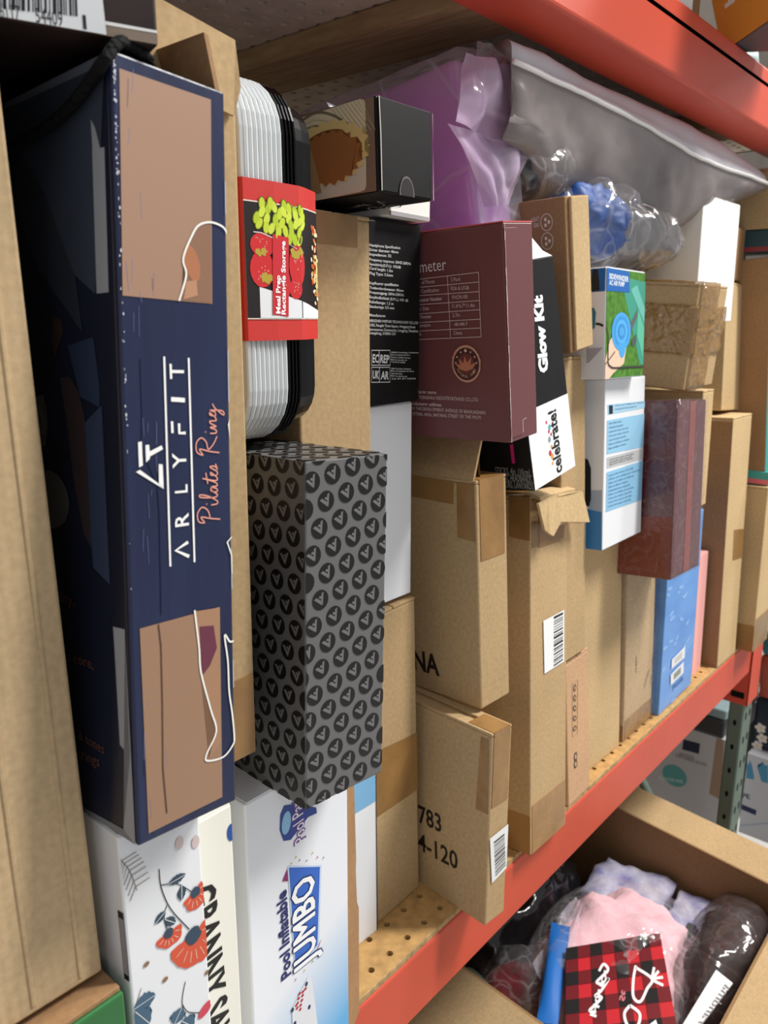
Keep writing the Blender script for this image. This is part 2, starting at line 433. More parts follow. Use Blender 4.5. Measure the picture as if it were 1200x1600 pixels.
box('deck_board', rack, .17, 1.48, .206, .9, -.0051, -.0001, 'hardboard', 0)
pegboard('deck_board', rack, .0, .075, 62, 24, .851, -1, 'hardboard_under', .0046)
box('deck_light_block', rack, -.65, 1.6, .062, .9, .8561, .868, 'light_block', 0)  # same added light-blocking sheet above the upper deck holes
box('deck_board', rack, -.65, 1.6, -.001, .9, .868, .8725, 'hardboard', 0)
box('cross_member', rack, .632, .722, .061, .85, .829, .8505, 'timber', .002)
box('cross_member', rack, 1.24, 1.337, .061, .85, .829, .8505, 'timber', .002)
box('cross_member', rack, -.05, .047, .061, .85, .829, .8505, 'timber', .002)
box('deck_board', rack, -.65, 1.48, .06, .9, -.645, -.626, 'hardboard', 0)
# upright post with teardrop slots
def upright(x0, x1, y0, y1):
    bm = bmesh.new(); addbox(bm, x0, x1, y0, y1, -1.15, 1.9, .004, 3)
    p = obj('upright_post', bm, 'post_green', rack)
    a = Art(p, 0, 0, 0, .0003)
    left = lambda u, v, o: (x0-o, u, v); front = lambda u, v, o: (u, y0-o, v)
    for k in range(40):
        z = -1.10+k*.0508
        if -.15 < z < .0: continue
        a.ell(left, ((y0+y1)/2, z), .0032, .006, 'hole_dark', 1, 0, 10)
        for xx in (.3, .72): a.ell(front, (x0+(x1-x0)*xx, z+.012), .0042, .0085, 'hole_dark', 1, 0, 10)
    a.build('slot_holes', kind='stuff')
    return p
upright(1.4835, 1.538, .002, .030); upright(1.4835, 1.538, .84, .868)
for zt in (0.0, .895):
    bm = bmesh.new(); addbox(bm, 1.4815, 1.4832, -.003, .055, zt-.145, zt, .0006); addbox(bm, 1.4815, 1.541, -.0035, -.0005, zt-.145, zt, .0006)
    o = obj('beam_connector', bm, 'beam_red', rack)
    bm = bmesh.new(); addbox(bm, 1.4806, 1.4814, .004, .028, zt-.132, zt-.120, 0); obj('connector_slot', bm, 'hole_dark', o)
tube('diagonal_brace', rack, [(1.51, .30, -.24), (1.51, .06, -.60)], .012, 'post_green', 4)
bm = bmesh.new(); addbox(bm, 1.542, 3.4, 0, .05, .817, .891, .004); obj('shelf_beam', bm, 'beam_red', rack)

# ---------------------------------------------------------------- left end of the shelf
P = (-0.0914, -0.05, 0.2478, 0.25, 0.25, 0.418, -2.13, -1.1, -0.27)
r = carton('kraft_carton', P, 'kraft_tan', 'big plain kraft carton filling the left edge of the photo, standing on the green box', tape=0)
for xx in (.185, .215, .238):                          # pressed vertical creases on its front
    bm = bmesh.new(); addbox(bm, xx, xx+.0022, -.0007, .0005, .004, P[5]-.004, .0005, 2); obj('crease_ridge', bm, 'kraft_tan', r)
P = (-0.1, -0.071, 0, 0.2625, 0.3, 0.244, 0.0, 0.0, 0.0)
r = root('green_box', P, 'green printed box with a kraft top under the big left carton', 'box')
w_, d_, h_ = P[3:6]
box('box_body', r, 0, w_, 0, d_, 0, h_-.003, 'green_card', .0015)
box('kraft_top', r, .001, w_-.001, .002, d_, h_-.003, h_, 'kraft_brown', .0006)

P = (-0.0251, 0.0023, 0.671, 0.25, 0.2, 0.14, -18.0, 0.0, 0.0)
r = printed('dark_box', P, 'dark_brown_card', 'dark brown box with a white barcode sticker lying on the big left carton')
a = Art(r, *P[3:6])
a.poly('front', [(0.1864, -0.003), (0.2276, -0.0015), (0.229, 0.0052), (0.2511, 0.0051), (0.2501, -0.009), (0.1848, -0.0176)], '#8c7c6e', 1)
a.poly('front', [(0.2285, 0.0055), (0.2511, 0.0055), (0.251, 0.0045), (0.2286, 0.0042)], '#f0f0ee', 2)
q = [(0.1941, -0.0049), (0.2082, -0.0047), (0.1942, -0.004)]
a.text('front', 'made in china', q[0], q[1], .0026, '#4a403c', 3)
a.build('printed_band')
a = Art(r, *P[3:6], off=.0012)
a.poly('front', [(0.1877, 0.0097), (0.2285, 0.0151), (0.2291, -0.0007), (0.1864, -0.0031)], '#e9ebee', 1)
a.barcode('front', [(0.1874, 0.0026), (0.2195, 0.0051), (0.22, 0.0157), (0.1886, 0.014)], '#17171a', 30)
for t, q in (('6117', [(0.191, -0.0002), (0.1979, 0.0)]), ('54409', [(0.2034, 0.0004), (0.213, 0.0006)]), ('1', [(0.2204, 0.001), (0.2217, 0.001)])):
    a.text('front', t, q[0], q[1], .0050, '#2a2a2c', 2)
a.build('barcode_sticker', 'white barcode sticker')

# navy upright box, standing open
P = (0.1656, -0.09, 0.3301, 0.0563, 0.25, 0.3377, 0.48, -3.18, 4.67)
r = root('navy_box', P, 'tall worn navy box with tan panels, white lettering and a black rope handle', 'box')
w_, d_, h_ = P[3:6]; t_ = .003
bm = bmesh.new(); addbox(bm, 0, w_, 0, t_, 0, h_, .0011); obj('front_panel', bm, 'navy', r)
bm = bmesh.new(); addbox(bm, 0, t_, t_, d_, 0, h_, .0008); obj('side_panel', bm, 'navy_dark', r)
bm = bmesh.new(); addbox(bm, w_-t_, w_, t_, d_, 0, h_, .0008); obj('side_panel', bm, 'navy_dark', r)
bm = bmesh.new(); addbox(bm, t_, w_-t_, d_-t_, d_, 0, h_, .0008); obj('back_panel', bm, 'kraft_inside_shade', r)
bm = bmesh.new(); addbox(bm, t_, w_-t_, t_, d_-t_, 0, t_); obj('bottom_panel', bm, 'navy', r)
slab('open_flap', r, [(w_-.001, .002, h_), (w_-.001, .16, h_), (w_-.010, .155, h_+.028), (w_-.006, .003, h_+.0225)], (-.0025, 0, .0005), 'kraft_brown')  # darker kraft stands in for the shade on this raised flap
slab('open_flap', r, [(.004, d_-.004, h_), (w_-.004, d_-.004, h_), (w_-.006, d_-.012, h_+.04), (.006, d_-.012, h_+.04)], (0, .0025, 0), 'kraft_inside_shade')
a = Art(r, w_, d_, h_)
a.poly('front', [(0.0034, 0.3316), (0.0485, 0.3323), (0.0471, 0.2443), (0.0014, 0.2433)], '#a5826c', 1)
a.poly('front', [(0.0042, 0.1012), (0.0482, 0.1025), (0.0475, 0.0054), (0.0053, 0.0043)], '#9c7a62', 1)
a.poly('front', [(0.0304, 0.2444), (0.0327, 0.2547), (0.0319, 0.2623), (0.0366, 0.2722), (0.0408, 0.2772), (0.0472, 0.2794), (0.0467, 0.2446)], '#8e6a54', 2)
a.ell('front', [(0.0363, 0.2607)][0], .004, .008, '#b07350', 3, 15)
a.poly('front', [(0.033, 0.2526), (0.0385, 0.2538), (0.039, 0.2472), (0.0314, 0.2447)], '#b98a6a', 3)
a.poly('front', [(0.034, 0.1031), (0.0478, 0.1022), (0.047, 0.0341), (0.0399, 0.0286), (0.0444, 0.0409), (0.0412, 0.0533), (0.0361, 0.073)], '#a67f62', 2)
a.poly('front', [(0.036, 0.0953), (0.0441, 0.0941), (0.0458, 0.0826), (0.0414, 0.0748), (0.0368, 0.0709)], '#6a3446', 3)
for pl in ([(0.0289, 0.2439), (0.033, 0.2553), (0.0316, 0.2622), (0.0365, 0.2725), (0.0405, 0.2777), (0.0471, 0.28), (0.0537, 0.2791), (0.0562, 0.2764)], [(0.0333, 0.1038), (0.0353, 0.0857), (0.0361, 0.073), (0.0412, 0.0533), (0.0444, 0.0409), (0.0384, 0.0314), (0.0387, 0.0277), (0.0484, 0.0263), (0.0545, 0.0306), (0.0554, 0.0347), (0.0543, 0.0474), (0.0527, 0.0588), (0.0522, 0.0743), (0.0505, 0.0879), (0.0536, 0.084), (0.0568, 0.0839)]):
    a.line('front', pl, .00095, '#f4f2ea', 4, sm=5)
a.line('front', [(0.0568, 0.1921), (0.0551, 0.1897), (0.0568, 0.1827)], .0009, '#f4f2ea', 4)
a.line('front', [(0.057, 0.1357), (0.0531, 0.1334), (0.0557, 0.1268), (0.0559, 0.1179), (0.0571, 0.1177)], .0009, '#f4f2ea', 4)
a.build('printed_picture')
a = Art(r, w_, d_, h_)
Wt = '#f6f6f4'
a.line('front', [(0.0206, 0.2195), (0.0208, 0.1265)], .0010, Wt, 2)
a.line('front', [(0.0334, 0.2195), (0.034, 0.1265)], .0010, Wt, 2)
for ch, q in (('R', [(0.0313, 0.1441), (0.0312, 0.15), (0.024, 0.1449)]), ('L', [(0.031, 0.1593), (0.031, 0.163), (0.0243, 0.1598)]), ('Y', [(0.0307, 0.1706), (0.0306, 0.1775), (0.0235, 0.171)]), ('I', [(0.0307, 0.1998), (0.0308, 0.2018), (0.0235, 0.1997)]), ('T', [(0.0306, 0.2101), (0.0305, 0.2166), (0.0233, 0.2099)])):
    a.text('front', ch, q[0], q[1], Vector(q[2]).__sub__(Vector(q[0])).length, Wt, 2, .012)
a.line('front', [(0.0311, 0.1296), (0.0239, 0.1334), (0.0307, 0.1364)], .0016, Wt, 2)
a.line('front', [(0.0238, 0.1863), (0.0237, 0.1915)], .0013, Wt, 2)
a.line('front', [(0.0308, 0.1862), (0.0274, 0.1862), (0.0274, 0.1905)], .0014, Wt, 2)
a.poly('front', [(0.0063, 0.1829), (0.0082, 0.1831), (0.0083, 0.1728), (0.0064, 0.172)], Wt, 2)
a.poly('front', [(0.0099, 0.1815), (0.0117, 0.1816), (0.0119, 0.1787), (0.018, 0.1811), (0.0187, 0.1794), (0.012, 0.1765), (0.0118, 0.1754), (0.0099, 0.174)], Wt, 2)
a.poly('front', [(0.0048, 0.1702), (0.0068, 0.171), (0.0176, 0.1632), (0.0184, 0.1618)], Wt, 2)
a.poly('front', [(0.0162, 0.173), (0.0182, 0.1727), (0.0184, 0.1618), (0.016, 0.1645)], Wt, 3)
p0, p1, p2 = [(0.0479, 0.1429), (0.0483, 0.2), (0.0371, 0.1441)]
ex = Vector((p1[0]-p0[0], p1[1]-p0[1])); Ls = ex.length; ex.normalize(); ey = Vector((-ex.y, ex.x)); ch_ = (Vector(p2)-Vector(p0)).length
def script(strokes, wd, m, total):
    for st in strokes:
        a.line('front', [Vector(p0)+ex*(x/total*Ls)+ey*(y*ch_) for x, y in st], wd, m, 3, sm=6)
script([[(.22, -.12), (.3, .35), (.42, .9), (.15, .72), (.22, 1.02), (.6, 1.08), (.88, .85), (.72, .55), (.36, .42)],
        [(.95, .36), (.98, .05), (1.12, .04), (1.38, .5), (1.48, .92), (1.36, .9), (1.3, .2), (1.42, .02), (1.62, .3), (1.78, .36), (1.62, .34), (1.56, .06), (1.7, .04), (1.82, .32), (1.84, .04), (2.0, .1), (2.2, .62), (2.24, .8)],
        [(2.2, .62), (2.1, .1), (2.22, .02), (2.42, .24), (2.5, .36), (2.38, .34), (2.36, .06), (2.52, .02), (2.76, .4), (2.78, .14), (2.62, .0), (2.9, .1)],
        [(1.98, .52), (2.5, .62)], [(1.0, .58), (1.03, .62)],
        [(3.42, -.12), (3.5, .4), (3.62, .92), (3.34, .75), (3.5, 1.06), (3.9, 1.08), (4.14, .84), (3.96, .58), (3.6, .46), (3.86, .18), (4.2, .0)],
        [(4.34, .36), (4.36, .05), (4.5, .06), (4.62, .36), (4.66, .04), (4.82, .34), (4.92, .34), (4.94, .04), (5.1, .1), (5.3, .36), (5.2, .34), (5.16, .08), (5.34, .1), (5.42, .36), (5.4, -.3), (5.2, -.36), (5.5, .06), (5.72, .22)],
        [(4.4, .58), (4.43, .62)]], .00062, '#e8a08c', 5.8)
a.build('printed_lettering')
a = Art(r, w_, d_, h_)
G1 = '#9a9da6'
a.poly('left', [(0.1402, 0.3331), (0.2392, 0.3387), (0.2447, 0.3287), (0.2322, 0.245), (0.2162, 0.2543), (0.1927, 0.2926), (0.1653, 0.3209)], '#3a414f', 1)  # lighter upper patches paint in the light falling on this side
a.poly('left', [(0.1653, 0.3209), (0.1927, 0.2926), (0.2162, 0.2543), (0.2206, 0.2295), (0.1835, 0.2601), (0.151, 0.3106)], '#2e333e', 1)
a.poly('left', [(0.2341, 0.3031), (0.2434, 0.3022), (0.2426, 0.245), (0.2333, 0.2452)], G1, 1)
a.poly('left', [(0.2339, 0.3148), (0.2369, 0.3109), (0.2399, 0.3029), (0.2346, 0.298)], G1, 1)
a.poly('left', [(0.1592, 0.3381), (0.2402, 0.3406), (0.2436, 0.3368), (0.2348, 0.3335), (0.1584, 0.3345)], '#6f7480', 1)
a.poly('left', [(0.2362, 0.1003), (0.2456, 0.1009), (0.248, -0.0006), (0.2385, 0.0042), (0.2461, 0.0417), (0.2382, 0.0454), (0.2368, 0.0913)], G1, 1)
a.poly('left', [(0.2022, 0.0024), (0.2385, 0.0044), (0.248, -0.0006), (0.2079, -0.0011)], '#7c7f86', 1)
a.poly('left', [(0.1994, 0.2104), (0.208, 0.2108), (0.2152, 0.2037), (0.2194, 0.1925), (0.2227, 0.1661), (0.2206, 0.1339), (0.2143, 0.14), (0.2077, 0.163), (0.2042, 0.1883)], '#3a2f30', 1)
a.poly('left', [(0.1952, 0.2383), (0.2027, 0.236), (0.2041, 0.2303), (0.1959, 0.2201), (0.193, 0.225)], '#382a28', 1)
a.poly('left', [(0.2073, 0.2245), (0.2292, 0.2273), (0.2327, 0.2056), (0.2321, 0.1973), (0.2165, 0.2018)], '#2c3850', 1)
a.poly('left', [(0.2196, 0.1906), (0.2339, 0.1983), (0.2349, 0.1193), (0.2214, 0.1251), (0.2208, 0.1368)], '#353f58', 1)
a.ell('left', [(0.1845, 0.1531)][0], .018, .014, '#5a5650', 2)
a.poly('left', [(0.175, 0.2016), (0.1827, 0.2022), (0.1857, 0.1967), (0.186, 0.1877), (0.183, 0.1784), (0.1772, 0.1778), (0.1765, 0.1915)], '#565350', 2)
for t, q in (('flexibility,', [(0.1673, 0.1024), (0.2035, 0.1042)]), ('tones core,', [(0.1776, 0.0747), (0.2184, 0.0763)]), ('& tones', [(0.2015, 0.0374), (0.2244, 0.0366)]), ('hamstrings', [(0.1833, 0.0267), (0.22, 0.0289)])):
    a.text('left', t, q[0], q[1], .0052, '#6b4436', 2)
a.build('side_print_and_light')
a = Art(r, w_, d_, h_)
a.line('front', [(0.0089, 0.2182), (0.009, 0.1967), (0.0081, 0.1803), (0.0155, 0.1632), (0.0161, 0.1517), (0.0158, 0.1229), (0.0155, 0.1053)], .0006, '#1b2140', 1)
a.line('front', [(0.0137, 0.1012), (0.0147, 0.0906), (0.0145, 0.0635), (0.0138, 0.0328), (0.0152, 0.0103)], .0007, '#5e4436', 3)
random.seed(21)
for k in range(26):
    x = random.uniform(.004, .016); z = random.uniform(.01, h_-.01); a.line('front', [(x, z), (x+random.uniform(-.001, .001), z+random.uniform(.002, .014))], .00025, random.choice(('#5a608a', '#6a7096', '#22284a')), 1)
for k in range(70):
    z = random.uniform(.002, h_-.004); z = h_-abs(z-h_*.3)*random.random(); a.ell('front', (random.uniform(.0005, .0016), z), random.uniform(.0001, .0005), random.uniform(.0002, .0009), '#c9ccd6', 2, n=6)
for z0 in (.06, .11, .20, .285): a.line('front', [(w_-.0007, z0), (w_-.0007, z0+random.uniform(.01, .03))], .0005, '#b9bcc8', 2)
for q in ([(0.1737, 0.1955), (0.1775, 0.2016), (0.1838, 0.2022), (0.1791, 0.1966), (0.1833, 0.1877), (0.1798, 0.1835)], ): a.line('left', q, .0006, '#8b857a', 3)
a.build('wear_marks')
tube('rope_handle', r, smooth_path([(.022, .006, h_+.004), (.006, .001, h_+.005)]+[(-.0034, d_-u, v) for u, v in [(0.2511, 0.3324), (0.2423, 0.3283), (0.2307, 0.3234), (0.2185, 0.3197), (0.2031, 0.3171), (0.1833, 0.3156), (0.1646, 0.3151), (0.1451, 0.3175)]]+[(-.004, d_-.03, h_-.035), (.010, d_-.012, h_+.003)], 8), .0025, 'rope', 10)

P = (0.249, -0.03, 0.3032, 0.036, 0.25, 0.397, 0.33, -0.09, 0.7)
r = carton('slim_kraft_carton', P, 'kraft', 'narrow kraft carton wedged between the navy box and the food containers', tape=0, bottom_tape=.052)
slab('torn_flap', r, [(-.006, -.001, P[5]-.03), (P[3]-.004, -.001, P[5]-.036), (P[3]+.0005, -.0015, P[5]-.022), (P[3]-.001, 0, P[5]), (-.045, .0, P[5]+.012), (-.045, .0, P[5]+.006)], (0, -.0022, 0), 'kraft')

P = (0.1665, -0.07, 0, 0.046, 0.2, 0.325, 0.0, 0.0, 0.0)
r = printed('floral_box', P, 'white_card', 'white box with orange flowers standing under the navy box')
a = Art(r, *P[3:6])
def fl(pts, wd, m='#2c3038', lay=1): a.line('front', pts, wd, m, lay, sm=5)
fl([(0.0206, 0.296), (0.021, 0.2849), (0.0255, 0.2694), (0.0354, 0.2507)], .0006)
fl([(0.0211, 0.2863), (0.0303, 0.2814), (0.0382, 0.272)], .0005)
fl([(0.0235, 0.2732), (0.0213, 0.2671), (0.0228, 0.2578)], .0005)
fl([(0.031, 0.2209), (0.0282, 0.2093), (0.0307, 0.1935)], .0005)
fl([(0.0281, 0.2087), (0.0313, 0.2011), (0.0392, 0.1944)], .0005)
fl([(0.0056, 0.2356), (0.001, 0.2262)], .0004, '#8a8070')
def leaf(q, m, wd):
    A, B_ = Vector(q[0]), Vector(q[1]); dv = B_-A; n = Vector((-dv.y, dv.x)).normalized()*wd; pts = []
    for k in range(11):
        t = k/10; pts.append(A+dv*t+n*math.sin(math.pi*t)**.8*(1+.25*(k % 2)))
    for k in range(9, 0, -1):
        t = k/10; pts.append(A+dv*t-n*math.sin(math.pi*t)**.8*(1+.25*(k % 2)))
    a.poly('front', pts, m, 2); a.line('front', [A, B_], .0004, '#dfe4e6', 3)
for q in ([(0.0248, 0.2845), (0.0357, 0.2842)], [(0.0321, 0.2704), (0.0327, 0.2792)], [(0.0159, 0.2668), (0.0224, 0.2704)], [(0.0277, 0.2597), (0.0215, 0.2659)]): leaf(q, '#35495a', .0022)
for q in ([(0.0004, 0.2267), (0.0131, 0.2262)], [(0.0011, 0.2248), (0.0084, 0.2118)], [(0.0224, 0.2001), (0.0276, 0.207)], [(0.027, 0.1985), (0.0339, 0.1895)]): leaf(q, '#44647c', .0045)
def flower(c, tips, wd, calyx):
    c = Vector(c)
    for t in tips:
        t = Vector(t); dv = t-c; n = Vector((-dv.y, dv.x)).normalized()*wd
        a.poly('front', [c, c+dv*.55+n*.8, c+dv*.85+n, c+dv*1.0+n*.35, c+dv*1.0-n*.35, c+dv*.85-n, c+dv*.55-n*.8], '#d8573a', 2)
        a.line('front', [c+dv*.5, c+dv*.85], .0004, '#f3c9b6', 3)
    a.ell('front', c, calyx, calyx*1.1, '#33475c', 4, 20, 12, .12)
q = [(0.0404, 0.2704), (0.0344, 0.2651), (0.0374, 0.2608), (0.0414, 0.2599), (0.0449, 0.261), (0.0466, 0.2647), (0.0463, 0.2714)]
flower(q[0], q[1:], .0034, .0030)
q = [(0.0377, 0.2455), (0.0245, 0.2383), (0.0293, 0.2315), (0.0342, 0.2278), (0.0392, 0.2272), (0.0448, 0.2267), (0.0488, 0.2329), (0.0488, 0.2445)]
flower(q[0], q[1:], .0060, .0048)
q = [(0.0231, 0.2567), (0.0164, 0.2527), (0.0196, 0.2499), (0.0227, 0.2481), (0.0259, 0.2485), (0.0295, 0.2493), (0.0309, 0.254)]
flower(q[0], q[1:], .0032, .0028)
for q in ([(0.0094, 0.2473), (0.0192, 0.2309), (0.0449, 0.2169)]): a.ell('front', q, .0017, .0014, '#8f6f52', 2)
a.ell('front', [(0.0423, 0.1946)][0], .0055, .0032, '#d2475a', 2, 30)
for q in ([(0.0332, 0.3039), (0.0427, 0.2993)]): a.ell('front', q, .0024, .0036, '#d8c4c2', 2)
fern = [(0.0002, 0.3134), (0.0046, 0.3044), (0.0076, 0.2916)]
a.line('front', fern, .0004, '#7a6a58', 2, sm=4)
for k in range(7):
    p_ = smooth_path([(x, y, 0) for x, y in fern], 4)[k+1]
    a.line('front', [(p_.x-.0035, p_.y-.006), (p_.x, p_.y)], .0004, '#7a6a58', 2); a.line('front', [(p_.x+.008, p_.y+.0005), (p_.x, p_.y)], .0004, '#7a6a58', 2)
a.build('printed_flowers')
a = Art(r, *P[3:6]); q = [(0.1945, 0.2821), (0.2016, 0.283), (0.2004, 0.2432), (0.1951, 0.2424)]; a.poly('left', q, '#2a2a2c', 1); c_ = sum((Vector(p_) for p_ in q), Vector((0, 0)))/4; a.poly('left', [c_+(Vector(p_)-c_)*.82 for p_ in q], '#9a98a0', 2); a.build('hand_slot')

P = (0.2135, -0.055, 0, 0.031, 0.2, 0.297, 0.0, 0.0, 0.0)
r = printed('cream_box', P, 'cream_card', 'cream box with sideways black lettering half hidden by the floral box')
a = Art(r, *P[3:6])
a.text('front', 'GRANNY SAVED', [(-0.0, 0.2557)][0], [(0.0063, 0.1236)][0], .0165, '#141414', 1, .03)
a.ell('front', [(0.03, 0.2794)][0], .003, .0055, '#24509c', 1)
a.build('printed_lettering')

P = (0.2795, -0.02, 0, 0.095, 0.24, 0.262, 0.0, 0.0, 0.4)
r = printed('pool_toy_box', P, 'grad_jumbo', 'white and sky blue box reading JUMBO under the black patterned box', flap=True)
a = Art(r, *P[3:6])
a.poly('front', [(0.0329, 0.2455), (0.046, 0.2407), (0.0626, 0.2291), (0.0633, 0.2245), (0.0547, 0.2256), (0.0381, 0.2165), (0.0315, 0.2192), (0.0284, 0.2291), (0.0293, 0.2403)], '#1f3f92', 1)
a.ell('front', [(0.0344, 0.2316)][0], .0042, .0085, '#8cc0e4', 2, -6)
q = [(0.0515, 0.2105), (0.0481, 0.2389)]; a.text('front', 'Pool Party', q[0], (q[1][0], q[1][1]+.012), .0100, '#7a4a9a', 2, .06); a.text('front', 'Pool Party', q[0], (q[1][0], q[1][1]+.012), .0100, '#f5f5fa', 3, .0)
a.poly('front', [(0.0343, 0.1981), (0.067, 0.1801), (0.0631, 0.1143), (0.0391, 0.1065)], '#c8d8f0', 1)
a.poly('front', [(0.0357, 0.1961), (0.0652, 0.1798), (0.0614, 0.1163), (0.0398, 0.1076)], '#2f66c4', 2)
a.poly('front', [(0.0343, 0.1961), (0.0293, 0.189), (0.0347, 0.1859)], '#8a2c6a', 2)
a.poly('front', [(0.0658, 0.1184), (0.0607, 0.1103), (0.0628, 0.1154)], '#b0306e', 2)
q = [(0.0588, 0.1056), (0.0585, 0.1797), (0.0416, 0.1175)]
cp = (Vector(q[2])-Vector(q[0])).length
for k in range(8):                                     # navy outline under the white letters
    dx, dy = .0016*math.cos(k*.785), .0016*math.sin(k*.785); a.text('front', 'JUMBO', (q[0][0]+dx, q[0][1]+dy), (q[1][0]+dx, q[1][1]+dy), cp, '#16306e', 3)
for k in range(6):
    dx, dy = .0007*math.cos(k*1.047), .0007*math.sin(k*1.047); a.text('front', 'JUMBO', (q[0][0]+dx, q[0][1]+dy), (q[1][0]+dx, q[1][1]+dy), cp, '#f7f8fb', 6)
q = [(0.0349, 0.1095), (0.0326, 0.1811)]
a.text('front', 'Pool Inflatable', q[0], q[1], .0088, '#232a68', 2, .035)
a.poly('front', [(0.0515, 0.0956), (0.0553, 0.0904), (0.0607, 0.0423), (0.0349, 0.0626), (0.0351, 0.0793), (0.0472, 0.0912)], '#e4e6ec', 2)
for i, q in enumerate([(0.0427, 0.087), (0.0454, 0.0833), (0.0416, 0.0836), (0.0446, 0.0797), (0.0404, 0.0803), (0.0433, 0.0764), (0.0399, 0.0765), (0.0429, 0.0731), (0.0392, 0.0795), (0.0459, 0.0863), (0.0484, 0.087)]): a.ell('front', q, .0015, .0013, '#b02a3a', 3, n=8)
for q in ([(0.0354, 0.0782), (0.0519, 0.0683), (0.0495, 0.0904), (0.0373, 0.065)]): a.ell('front', q, .0015, .0020, '#1d2c58', 3, n=8)
for i, q in enumerate([(0.0423, 0.2006), (0.0456, 0.1964), (0.0524, 0.1922), (0.0583, 0.1951), (0.0629, 0.189), (0.069, 0.1853), (0.0379, 0.1982), (0.0657, 0.1101), (0.0563, 0.1053), (0.0479, 0.1032), (0.0391, 0.1016)]): a.ell('front', q, .0007, .0008, ('#c8b04a', '#b04a8a', '#7a9a4a')[i % 3], 3, n=6)
a.build('printed_lettering')
slab('open_side_flap', r, [(P[3], .001, P[5]-.035), (P[3]+.020, .012, P[5]-.045), (P[3]+.023, .013, .150), (P[3]+.001, .002, .158), (P[3]+.001, .002, .118), (P[3]+.027, .014, .102), (P[3]+.027, .014, .001), (P[3], .001, .001)], (.0006, .0024, 0), 'kraft_brown')

# ---------------------------------------------------------------- patterned box and what stands on it
P = (0.302, -0.0543, 0.263, 0.0681, 0.2, 0.2203, -3.72, -1.36, 2.76)
r = printed('patterned_box', P, 'pattern_grey', 'dark grey shoe-style box covered in black round logos', flap=False)
a = Art(r, *P[3:6]); W_, D_, H_ = P[3:6]
def mark(f, c, s, rot):
    cr, sr = math.cos(R(rot)), math.sin(R(rot))
    T = lambda x, y: (c[0]+s*(x*cr-y*sr), c[1]+s*(x*sr+y*cr))
    a.poly(f, [T(-.70, .52), T(-.34, .52), T(.06, -.20), T(-.1, -.62)], '#6f6e6e', 2)
    a.poly(f, [T(-.04, -.66), T(.70, .54), T(.40, .54), T(.02, -.10)], '#6f6e6e', 2)
    a.poly(f, [T(-.12, .30), T(.06, .46), T(.26, .26), T(.10, .06)], '#6f6e6e', 2)
def lattice(f, w, h, ang, rot, u0, v0, sp=.0168, rad=.0064):
    A = Vector((sp*math.cos(R(ang)), sp*math.sin(R(ang)))); B2 = Vector((sp*math.cos(R(ang+60)), sp*math.sin(R(ang+60))))
    for i in range(-30, 31):
        for j in range(-30, 31):
            c = Vector((u0, v0))+A*i+B2*j
            if -rad*.6 < c.x < w+rad*.6 and -rad*.6 < c.y < h+rad*.6:
                a.ell(f, c, rad, rad, '#161515', 1, n=16)
                if .0008 < c.x < w-.0008 and .0008 < c.y < h-.0008: mark(f, c, .0062, rot)
q = [(0.0049, 0.2078)][0]; lattice('front', W_, H_, 12, 28, q[0], q[1])
q = [(0.1712, 0.2027)][0]; lattice('left', D_, H_, 2, 10, q[0], q[1])
lattice('top', W_, D_, 20, 40, .02, .01)
a.build('printed_logo_pattern')

# food containers: lids and trays nested on edge, bound by a card sleeve
O = (.311, -.005, .4862)
r = root('food_container_set', O, 'stack of clear lids and black food trays in a red card sleeve', 'containers')
def rr(y0, y1, z0, z1, rad, n=6):
    pts = []
    for cy, cz, a0 in ((y1-rad, z1-rad, 0), (y0+rad, z1-rad, 90), (y0+rad, z0+rad, 180), (y1-rad, z0+rad, 270)):
        for k in range(n+1):
            t = R(a0+90*k/n); pts.append((cy+rad*math.cos(t), cz+rad*math.sin(t)))
    return pts
def rings(name, prof, m, parent, y0=0, y1=.152, z0=0, z1=.216, rad=.034, cap0=True):
    """solid of revolution-like shell: prof = [(x, inset), ...] of rounded-rectangle rings"""
    bm = bmesh.new(); rs = []
    for x, ins in prof:
        rs.append([bm.verts.new((x, p[0], p[1])) for p in rr(y0+ins, y1-ins, z0+ins, z1-ins, max(rad-ins, .004))])
    n = len(rs[0])
    for i in range(len(rs)-1):
        for k in range(n): bm.faces.new((rs[i][k], rs[i][(k+1) % n], rs[i+1][(k+1) % n], rs[i+1][k]))
    bm.faces.new(rs[0]); bm.faces.new(rs[-1][::-1])
    return obj(name, bm, m, parent)
rings('lid', [(.0045, .016), (.0042, .014), (.0008, .0125), (0, .010), (0, .0016), (.0006, .0006), (.0022, 0), (.0034, .0012)], 'lid_white', r)
for k in range(1, 9):
    x = .0036*k; rings('lid', [(x, .0022), (x+.0005, .0006), (x+.0018, 0), (x+.003, .0006), (x+.0034, .0024)], 'lid_white', r)
for k in range(4):
    x = .0328+.0029*k
    if k < 3: rings('food_tray', [(x, .0022), (x+.0004, .0006), (x+.0014, .0004), (x+.0021, .0012), (x+.0028, .005)], 'black_plastic', r)
    else: rings('food_tray', [(x, .0022), (x+.0004, .0006), (x+.0016, .0004), (x+.0021, .003), (x+.003, .0055), (x+.014, .0075), (x+.0225, .0095), (x+.0245, .0115), (x+.0252, .016)], 'black_plastic', r)
zt, zb = .1545, .0640
path = [(-.0012, .06), (-.0014, .0), (-.0004, -.0016), (.022, -.0026), (.0425, -.0020), (.050, .0005), (.0672, .0090), (.0690, .014), (.0690, .06)]
bm = bmesh.new(); up = []; lo = []
for x, y in path: up.append(bm.verts.new((x, y, zt))); lo.append(bm.verts.new((x, y, zb)))
for i in range(len(path)-1): bm.faces.new((up[i], lo[i], lo[i+1], up[i+1]))
slv = obj('card_sleeve', bm, '#cc3b36', r)
